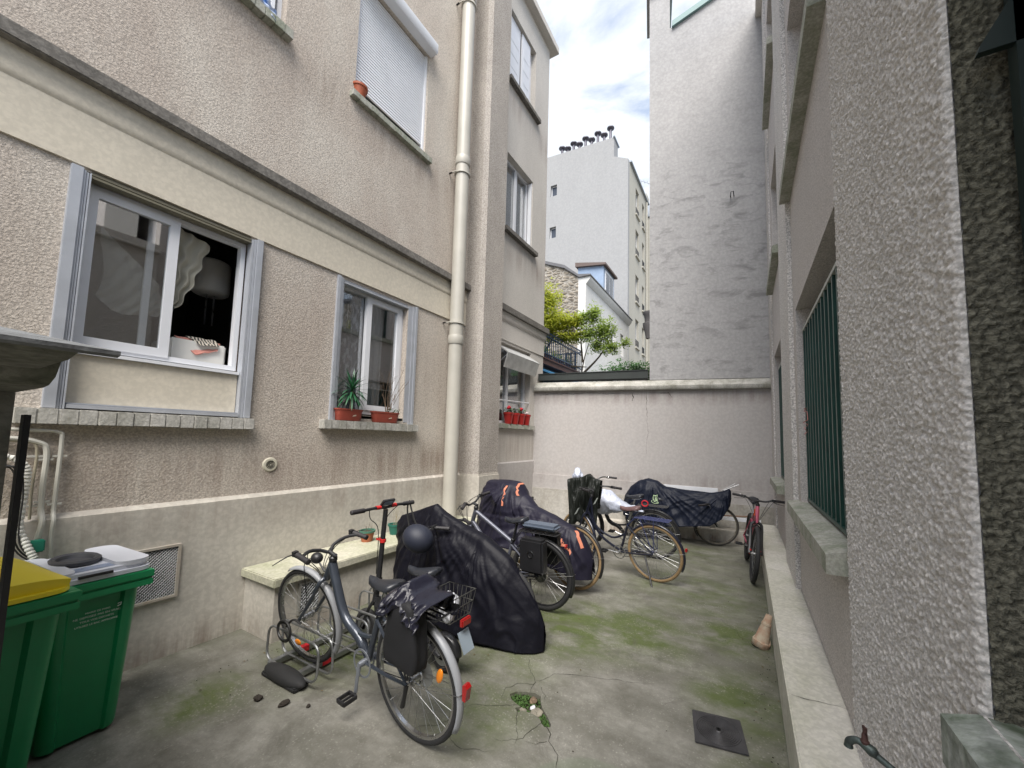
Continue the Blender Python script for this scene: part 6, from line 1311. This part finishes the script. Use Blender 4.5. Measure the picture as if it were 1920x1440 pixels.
# broken terracotta chimney cone
cone=thing('terracotta_cone','broken pale terracotta cone leaning against the kerb on mossy concrete','terracotta piece',(.075,3.87,0)); cone.rotation_euler=(-.12,.28,0); cone.scale=(.88,.88,.92)
b=MB(); vs=[];fs=[]; n=30
prof=[(.068,0),(.069,.045),(.060,.050),(.056,.058),(.034,.195),(.037,.20),(.035,.213),(.030,.217),(.019,.29)]
for (r_,z) in prof:
    for k in range(n):
        a=2*PI*k/n; ch=.035*max(0,math.sin(a*1.0+.3))*(1 if z<.05 else 0)+(.004*noise.noise(Vector((math.cos(a)*2,math.sin(a)*2,z*9)))); vs.append((r_*math.cos(a)*(1+.0),r_*math.sin(a),z+ch*(z<.05)+ch*.2))
for i in range(len(prof)-1):
    for k in range(n): k2=(k+1)%n; fs.append((i*n+k,i*n+k2,(i+1)*n+k2,(i+1)*n+k))
b.add(vs,fs,True); o=b.build('cone',mat('weathered_terracotta',(.34,.20,.13),.85,bump=.4,bscale=60,col2=(.42,.36,.27),vscale=14),cone,local=True,sharp=35,recalc=False); md=o.modifiers.new('s','SOLIDIFY'); md.thickness=-.007
# tap
tp=thing('water_tap','old dark bronze water tap on a short pipe from the right wall above the kerb','tap',(.28,1.47,.86))
BRZ=mat('dark_bronze',(.055,.065,.065),.5,.7,bump=.4,bscale=120,col2=(.10,.13,.12),vscale=25)
b=MB(); b.tube([(.47,1.40,.77),(.41,1.42,.80),(.33,1.45,.83),(.275,1.47,.856)],[.0125,.0125,.011,.012],n=10); b.build('pipe',BRZ,tp)
b=MB(); b.tube(smooth_path([(.285,1.465,.853),(.262,1.475,.866),(.235,1.488,.872),(.215,1.498,.855),(.212,1.50,.835)],4),[.013,.016,.019,.018,.016,.015,.013,.012,.012,.012,.0125,.013,.013,.013,.013,.014,.015][:17],n=12); b.build('spout',BRZ,tp)
b=MB(); b.lathe([(.012,0),(.014,.012),(.010,.018),(.009,.034),(.006,.04),(.006,.052)],n=12,M=Matrix.Translation((.256,1.477,.872))); b.box(-.004,.004,-.018,.018,.048,.056,M=Matrix.Translation((.256,1.477,.872))); b.tube([(.256,1.46,.925),(.256,1.458,.94)],.005,n=6); b.build('valve',mat('rusty_bronze',(.10,.05,.045),.7,.4,var=.4,vscale=60),tp)
tp.scale=(.78,.78,.78); tp.location=(.30,1.475,.83)
# leaf and stick on the near sill
b=MB(); b.add([(.365,.86,1.157),(.375,.80,1.158),(.43,.78,1.160),(.435,.85,1.162),(.40,.89,1.160)],[(0,1,2,3,4)]); o=b.build('dry_leaf',mat('yellow_leaf',(.42,.24,.06),.8,var=.4,vscale=60)); md=o.modifiers.new('s','SOLIDIFY'); md.thickness=.001; tag(o,'yellowed dry leaf lying on the flaking near window sill','leaf')
b=MB(); b.tube([(.40,.84,1.166),(.42,.79,1.168),(.45,.74,1.168)],[.004,.005,.003],n=6); tag(b.build('twig',mat('pale_twig',(.45,.30,.22),.8)),'short pale brown stick lying on the near window sill beside the leaf','stick')
# ribbon on the bars
rb=MB(); P=[]
for i in range(40): a=i*.75; P.append((.455+.012*math.cos(a),4.02+.03*math.sin(a*1.3),2.0-.006*i*(1 if i>16 else .35)))
rb.tube(smooth_path(P,2),.004,n=4,sq=.3); tag(rb.build('ribbon',mat('curly_ribbon',(.45,.18,.16),.4)),'curled pink and silver ribbon tied to the near green window bars','ribbon')
# hook on the party wall
b=MB(); c0=A+dv*3.75+Vector((0,.08,6.35)); b.tube([c0+Vector((0,.03,0)),c0+Vector((0,-.05,.0)),c0+Vector((.01,-.06,.05)),c0+Vector((.05,-.05,.06)),c0+Vector((.06,.03,.0))],.008,n=6); tag(b.build('wall_hook',mat('dark_iron',(.06,.06,.06),.7,.5)),'small iron hook fixed halfway up the tall blank party wall','hook')

# leaf litter and grit on the floor
b=MB(); rr=random.Random(77)
for i in range(260):
    if i<200: x=rr.choice([-3.29+abs(rr.gauss(0,.08)),.165-abs(rr.gauss(0,.07))]); y=rr.uniform(1.2,7)
    elif i<300: x=rr.uniform(-3.1,.1); y=rr.uniform(.8,7)
    else: x=-1.2+rr.gauss(0,.35); y=2.25+rr.gauss(0,.25)
    if inside((x,y),hole): continue
    s_=rr.uniform(.002,.006); b.ell((x,y,s_*.4),(s_,s_*rr.uniform(.5,1),s_*.5),n=5,m=3)
tag(b.build('grit',mat('dark_grit',(.09,.08,.06),.95,var=.6,vscale=12)),'loose dark grit and crumbs scattered over the concrete','grit',kind='stuff')
b=MB()
for i in range(90):
    x=rr.choice([.16-abs(rr.gauss(0,.12)),rr.uniform(-3.2,.1),-3.25+abs(rr.gauss(0,.1))]); y=rr.uniform(1.0,7.2)
    if inside((x,y),hole): continue
    leaf(b,(x,y,.004),rr.uniform(.015,.03),rr.uniform(.008,.014),rr.uniform(0,6.3),rr.uniform(.0,.25),.3)
tag(b.build('leaf_litter',mat('litter_brown',(.16,.11,.05),.85,col2=(.08,.07,.03),vscale=6)),'small dry leaves blown against the foot of the kerb and bench','leaf litter',kind='stuff')
# ================================================================ BACKGROUND
ZINC=mat('zinc_roof',(.30,.33,.37),.5,.3,var=.15)
tb=thing('apartment_block','tall white apartment block with a row of chimney pots beyond the back wall','building',(-10.5,26,0))
XR=-7.03; YF=26
b=MB(); 
sidew=[(28.15,29.15,19.0,21.05),(28.15,29.15,15.75,17.75),(28.15,29.15,12.15,14.2),(28.15,29.15,8.7,10.8),(30.25,31.0,19.0,21.0),(30.25,31.0,15.7,17.7),(30.25,31.0,12.1,14.1),(30.25,31.0,8.6,10.7)]
cells(b,XR-.35,XR,26.36,32.0,-.05,21.9,sidew); b.build('side_wall',S_cream,tb)
def gb(b):
    us=[(-16,-13.22,0,22.9)]
holes=[(-13.23,-12.68,20.85,21.75),(-13.25,-12.70,17.4,18.3)]
b=MB(); cells(b,YF,YF+.35,-18,XR,-.05,21.75,holes,axis='x'); b.prism([(-18,21.75),(XR,21.75),(XR,21.92),(-8.09,22.45),(-8.09,23.95),(-13.6,24.28),(-18,24.3)],YF,YF+.35,ax='y')
# re-do chimney parapet: long stack rising to the right
b.build('gable_wall',S_white,tb)
b=MB(); b.prism([(-12.6,22.0),(-8.10,22.0),(-8.10,23.93),(-12.6,24.2)],26.36,27.0,ax='y'); b.box(-18,XR-.36,31.6,32,0,21.9); b.box(-18,-17.7,26.36,31.6,0,21.9); b.build('rear_wall',S_white,tb)
b=MB(); b.prism([(XR+.15,21.92),(XR+.15,22.02),(-8.6,22.60),(-13,22.52),(-18,22.0),(-18,21.92)],26.4,32.3,ax='y'); b.build('roof',ZINC,tb)
b=MB(); b.box(-8.14,-8.02,25.9,27.2,23.94,24.03); b.build('coping',ZINC,tb)
for (x0,x1,z0,z1) in holes:
    b=MB(); fx=MB(); fx.box(x0,x1,YF+.20,YF+.24,z0,z0+.06); fx.box(x0,x1,YF+.20,YF+.24,z1-.06,z1); fx.box(x0,x0+.06,YF+.20,YF+.24,z0,z1); fx.box(x1-.06,x1,YF+.20,YF+.24,z0,z1); wv=fx.build('window',PVC,tb)
    b.box(x0,x1,YF+.21,YF+.23,z0,z1); b.build('pane',mat('dark_glass',(.06,.07,.09),.1),wv)
for i,(y0,y1,z0,z1) in enumerate(sidew):
    b=MB(); frame_rect(b,XR-.24,XR-.18,y0,y1,z0,z1,.07); wv=b.build('window',PVC,tb); b=MB(); b.box(XR-.22,XR-.20,y0+.07,y1-.07,z0+.07,z1-.07); b.build('pane',MATS['dark_glass'],wv)
    b=MB(); b.box(XR-.1,XR+.12,y0-.08,y1+.08,z0-.16,z0-.04); b.build('sill',S_cream,wv)
    b=MB(); 
    for k in range(8): b.box(XR+.0,XR+.02,y0+.05+k*(y1-y0-.1)/7-.012,y0+.05+k*(y1-y0-.1)/7+.012,z0,z0+.5)
    b.box(XR,XR+.02,y0,y1,z0+.5,z0+.53); b.build('railing',BLACK,wv)
b=MB(); b.tube([(XR+.1,31.5,0),(XR+.1,31.5,21.7)],.07,n=8); b.build('drainpipe',S_cream,tb)
POTM=mat('chimney_metal',(.12,.115,.14),.5,.5)
for i in range(9):
    t=i/8; x=-12.35+t*3.95; z=24.05-.2*t+ (0.0 if i%2 else .30)*(.5+t*.6); 
    o=thing('chimney_pot','mushroom capped metal chimney pot in the row on top of the tall white block','chimney pot',(x,26.15,24.0),0,'chimney pots on the white block'); b=MB(); z=24.12+(0 if i%2 else .32)*(.6+.5*t); b.lathe([(.10,-.2),(.10,z-23.9+.25)],n=10); b.build('flue',POTM,o,local=True)
    b=MB(); b.lathe([(.12,z-23.9+.22),(.27,z-23.9+.27),(.27,z-23.9+.33),(.15,z-23.9+.43),(0,z-23.9+.45)],n=14); b.build('cap',POTM,o,local=True)
# a second slab behind at its right
sb=thing('apartment_block','narrow cream apartment block seen edge on right of the white block','building',(-8,33,0)); b=MB(); b.box(-16,-6.75,33,41,0,21.3); b.build('wall',S_cream,sb)
b=MB(); b.prism([(-16,21.3),(-6.6,21.3),(-6.6,21.45),(-7.6,23.4),(-16,23.4)],32.9,41.1,ax='y'); b.build('roof',ZINC,sb)
b=MB(); b.box(-8.0,-7.5,34,35,23.4,24.2); b.build('chimney',S_cream,sb)
an=thing('antenna','thin television antenna on the roofs right of the white block','antenna',(-6.9,33.5,21.3)); b=MB(); b.tube([(0,0,0),(0,0,3.4)],.02,n=5); b.tube([(-1.0,.0,3.9),(.6,.3,3.0)],.014,n=4)
for k in range(6): b.tube([(-1.0+.3*k-.0,-.25,3.9-.17*k),(-1.0+.3*k,.35,3.9-.17*k)],.008,n=4)
b.build('mast',POTM,an,local=True)
# old stone house with white side wall and dormer
hs=thing('stone_house','low old house with rubble stone gable, white side wall and a blue grey dormer','building',(-8,15,0))
RUBBLE=bpy.data.materials.new('rubble_masonry'); RUBBLE.use_nodes=True; nt=RUBBLE.node_tree; bs=nt.nodes['Principled BSDF']; t_=N(nt,'ShaderNodeTexCoord'); mp=N(nt,'ShaderNodeMapping'); mp.inputs['Scale'].default_value=(1,1,2.3); v_=N(nt,'ShaderNodeTexVoronoi'); v_.feature='DISTANCE_TO_EDGE'; v_.inputs['Scale'].default_value=3.2; n_=N(nt,'ShaderNodeTexNoise'); n_.inputs['Scale'].default_value=5; n_.inputs['Detail'].default_value=8
ad=N(nt,'ShaderNodeVectorMath',operation='ADD'); sc_=N(nt,'ShaderNodeVectorMath',operation='SCALE'); sc_.inputs[3].default_value=.35
nt.links.new(t_.outputs['Object'],mp.inputs[0]); nt.links.new(t_.outputs['Object'],n_.inputs['Vector']); nt.links.new(n_.outputs['Color'],sc_.inputs[0]); nt.links.new(mp.outputs[0],ad.inputs[0]); nt.links.new(sc_.outputs[0],ad.inputs[1]); nt.links.new(ad.outputs[0],v_.inputs['Vector'])
rp=N(nt,'ShaderNodeValToRGB'); rp.color_ramp.elements[0].color=(.36,.34,.31,1); rp.color_ramp.elements[0].position=.02; rp.color_ramp.elements[1].color=(.24,.21,.17,1); rp.color_ramp.elements[1].position=.12; nt.links.new(v_.outputs[0],rp.inputs[0])
m2=N(nt,'ShaderNodeMixRGB',blend_type='MULTIPLY'); m2.inputs[0].default_value=.8; r5=N(nt,'ShaderNodeMapRange'); r5.inputs[1].default_value=.3; r5.inputs[2].default_value=.65; r5.inputs[3].default_value=.35; r5.inputs[4].default_value=1.3; nt.links.new(n_.outputs[0],r5.inputs[0]); nt.links.new(rp.outputs[0],m2.inputs[1]); nt.links.new(r5.outputs[0],m2.inputs[2]); nt.links.new(m2.outputs[0],bs.inputs['Base Color'])
bp=N(nt,'ShaderNodeBump'); bp.inputs['Strength'].default_value=1; bp.inputs['Distance'].default_value=.08; nt.links.new(v_.outputs[0],bp.inputs['Height']); nt.links.new(bp.outputs[0],bs.inputs['Normal']); bs.inputs['Roughness'].default_value=.95
XH=-5.85
b=MB(); b.prism([(-13,0),(XH-.35,0),(XH-.35,8.7),(-6.85,9.25),(-8.1,9.75),(-13,10.1)],15,15.4,ax='y'); b.build('stone_gable',RUBBLE,hs)
b=MB(); cells(b,XH-.35,XH,15.0,21.8,-.05,8.35,[(18.6,19.4,6.3,7.6),(20.2,20.8,6.3,7.5)]); b.box(-13,XH-.35,21.5,21.8,0,8.3); b.build('side_wall',S_bright,hs)
b=MB(); b.prism([(XH+.02,8.35),(XH+.18,8.55),(XH+.18,8.66),(XH-.35,8.66),(XH-.35,8.35)],15.0,21.9,ax='y'); b.build('eaves',S_bright,hs)
b=MB(); b.prism([(XH+.22,8.66),(XH+.22,8.71),(XH-.35,8.80),(-6.85,9.34),(-8.1,9.84),(-13,10.2),(-13,10.0),(-8.1,9.7),(-6.85,9.2),(XH-.3,8.66)],14.93,21.95,ax='y'); b.build('roof',mat('slate_roof',(.13,.13,.14),.6,var=.2),hs)
BLU=mat('blue_grey_zinc',(.28,.36,.48),.45,.2,var=.12)
b=MB(); b.prism([(-7.3,8.9),(-5.95,8.7),(-5.95,10.25),(-7.3,10.4)],17.6,19.3,ax='y'); dm=b.build('dormer',BLU,hs)
b=MB(); b.prism([(-7.4,10.4),(-5.8,10.22),(-5.8,10.32),(-7.4,10.62)],17.45,19.45,ax='y'); b.build('dormer_roof',mat('brown_tile',(.12,.09,.08),.8),dm)
b=MB(); b.box(-5.948,-5.92,17.8,19.1,8.95,10.1); b.build('frame',PVC,dm); b=MB(); b.box(-5.918,-5.91,17.92,18.42,9.05,10.0); b.box(-5.918,-5.91,18.5,19.0,9.05,10.0); b.build('pane',MATS['dark_glass'],dm)
for (y0,y1,z0,z1) in ((18.6,19.4,6.3,7.6),(20.2,20.8,6.3,7.5)):
    b=MB(); frame_rect(b,XH-.2,XH-.14,y0,y1,z0,z1,.07); wv=b.build('window',PVC,hs); b=MB(); b.box(XH-.19,XH-.17,y0+.07,y1-.07,z0+.07,z1-.07); b.build('pane',MATS['dark_glass'],wv)
# balcony with blue side
bl=thing('balcony','dark blue iron balcony with plants above a bright blue awning beyond the back wall','balcony',(-5.4,10,3.7))
BB=mat('navy_iron',(.015,.04,.09),.45,.2); 
b=MB(); b.box(-7.5,-4.75,9.0,12.0,3.72,3.86); b.box(-7.5,-4.72,8.96,12.04,3.86,3.90); b.build('floor_slab',mat('brown_slab',(.11,.05,.04),.7),bl)
b=MB()
for k in range(25): b.box(-4.79,-4.77,9.05+k*.12,9.07+k*.12,3.90,4.60)
for z in (4.02,4.50,4.62): b.box(-4.80,-4.76,9.0,12.0,z,z+.03)
for k in range(16): b.box(-7.4+k*.17,-7.38+k*.17,11.94,11.96,3.9,4.6)
b.box(-7.4,-4.78,11.93,11.97,4.6,4.63); b.build('railing',BB,bl)
b=MB(); b.box(-7.2,-5.0,9.1,11.8,-.05,3.72); b.build('wall',mat('blue_wall',(.05,.13,.24),.6),bl)
b=MB(); b.prism([(-5.0,3.68),(-4.15,3.30),(-4.15,3.27),(-5.0,3.62)],9.0,12.0,ax='y'); b.build('awning',mat('blue_awning',(.06,.22,.42),.6),bl)
# plants
LF1=mat('yellow_green_leaves',(.60,.60,.08),.5,col2=(.34,.42,.07),vscale=9); LF2=mat('mid_green_leaves',(.45,.54,.14),.5,col2=(.25,.36,.09),vscale=9); LF3=mat('deep_green_leaves',(.12,.27,.08),.45,col2=(.05,.13,.04),vscale=9)
for _m in (LF1,LF2,LF3):
    _n=_m.node_tree; _b=_n.nodes['Principled BSDF']; _o=_n.nodes['Material Output']; _t=N(_n,'ShaderNodeBsdfTranslucent'); _x=N(_n,'ShaderNodeMixShader'); _x.inputs[0].default_value=.55
    _n.links.new(_b.inputs['Base Color'].links[0].from_socket,_t.inputs[0]); _n.links.new(_b.outputs[0],_x.inputs[1]); _n.links.new(_t.outputs[0],_x.inputs[2]); _n.links.new(_x.outputs[0],_o.inputs[0])
BARK=mat('bark',(.06,.045,.03),.9)
def clump(b,c,r,n,sz,seed):
    rr=random.Random(seed)
    for _ in range(n):
        while True:
            q=Vector((rr.uniform(-1,1),rr.uniform(-1,1),rr.uniform(-1,1)))
            if q.length<1: break
        q=q*(.5+.75*rr.random()**1.5)*(1+.35*noise.noise(q*2.5+Vector((seed,0,0)))); p=Vector(c)+Vector((q.x*r[0],q.y*r[1],q.z*r[2])); az=rr.uniform(0,6.3)
        for k in range(3): leaf(b,p,sz*rr.uniform(.7,1.2),sz*.38,az+k*2.1+rr.uniform(-.4,.4),rr.uniform(-.7,.6),-.2)
def tree(label,base,limbs,clumps,lm,name='tree',sz=.13,tr=.06):
    T=thing(name,label,'tree' if name=='tree' else 'plant',base)
    b=MB()
    for L_ in limbs: b.tube(smooth_path(L_,4),[tr*(1-.8*i/(4*(len(L_)-1))) for i in range(4*(len(L_)-1)+1)],n=6)
    b.build('trunk',BARK,T)
    b=MB()
    for i,(c,r,n) in enumerate(clumps): clump(b,c,r,n,sz,hash(label)%1000+i if 0 else 31*i+len(label))
    b.build('crown',lm,T,recalc=False); return T
tree('yellow green leafy tree rising behind the blue balcony against the stone gable',(-5.9,10.6,2.6),[[(-5.9,10.6,0),(-5.8,10.6,3),(-5.6,10.6,5.2)],[(-5.8,10.6,3.9),(-5.1,10.5,4.9)],[(-5.7,10.6,4.6),(-6.2,10.7,5.9)]],
  [((-5.45,10.6,6.1),(.55,.5,.6),420),((-5.35,10.5,5.4),(.55,.45,.5),420),((-4.9,10.4,5.2),(.5,.4,.4),330),((-4.45,10.4,5.15),(.35,.3,.3),200),((-5.3,10.4,4.95),(.5,.4,.4),300),((-4.75,10.5,4.8),(.4,.3,.25),200),((-4.4,10.5,4.75),(.3,.3,.2),110)],LF1)
tree('open airy green tree reaching right over the back wall from the balcony end',(-4.35,10.7,2.6),[[(-4.35,10.7,0),(-4.3,10.7,3.4),(-4.0,10.6,4.6)],[(-4.3,10.7,3.6),(-3.7,10.6,4.1),(-3.3,10.6,4.7)],[(-4.25,10.7,4.0),(-4.3,10.6,5.0)],[(-4.6,10.7,3.9),(-4.1,10.7,3.85)]],
  [((-4.2,10.6,5.3),(.32,.3,.34),170),((-3.85,10.6,5.4),(.26,.3,.34),170),((-3.55,10.6,4.85),(.42,.3,.38),330),((-4.05,10.6,4.85),(.35,.3,.35),240),((-3.35,10.6,4.35),(.32,.3,.25),170),((-3.75,10.6,4.45),(.3,.3,.25),140),((-2.95,10.6,4.45),(.2,.2,.14),45)],LF2,sz=.12,tr=.04)
tree('thick green climbing shrub just behind the black trough at the foot of the party wall',(-2.3,8.6,0),[[(-2.4,8.7,0),(-2.4,8.7,3.2)]],[((-3.0,8.7,3.15),(.3,.3,.25),120),((-2.6,8.7,3.3),(.35,.3,.28),170),((-2.2,8.7,3.3),(.35,.3,.25),170),((-1.9,8.75,3.25),(.3,.3,.25),150)],LF3,name='shrub',sz=.10)
for i,(x,y) in enumerate(((-4.95,9.5),(-4.95,10.3),(-4.95,11.2))):
    T=thing('potted_plant','bushy green plant behind the balcony railing, %s'%('nearest the left building','in the middle of the row','at the far right end of the row')[i] if 1 else '','plant',(x,y,3.9),0,'plants on the blue balcony'); b=MB(); clump(b,(x,y,4.15),(.18,.28,.2),70,.09,i+77); b.build('foliage',LF3 if i!=1 else LF2,T,recalc=False)
    b=MB(); b.box(x-.12,x+.12,y-.3,y+.3,3.905,4.05); b.build('planter',mat('planter_brown',(.1,.05,.04),.7),T)
# urn ornament on the far facade
ur=thing('corbel_urn','dark stone urn shaped bracket projecting beside the edge of the tall party wall','bracket',(-4.25,20,0)); b=MB(); b.lathe([(.0,6.95),(.10,7.0),(.16,7.35),(.24,7.6),(.26,7.8),(.15,7.85),(.18,8.2),(.25,8.3),(.25,8.4),(0,8.4)],n=14,M=Matrix.Translation((-4.35,20,0))); b.box(-4.45,-3.5,19.9,20.1,8.38,8.46); b.build('urn',mat('dark_grey_stone',(.07,.065,.065),.8),ur)
b=MB(); b.box(-3.9,-3.5,19.8,24,0,12); b.build('wall_strip',S_cream,ur)
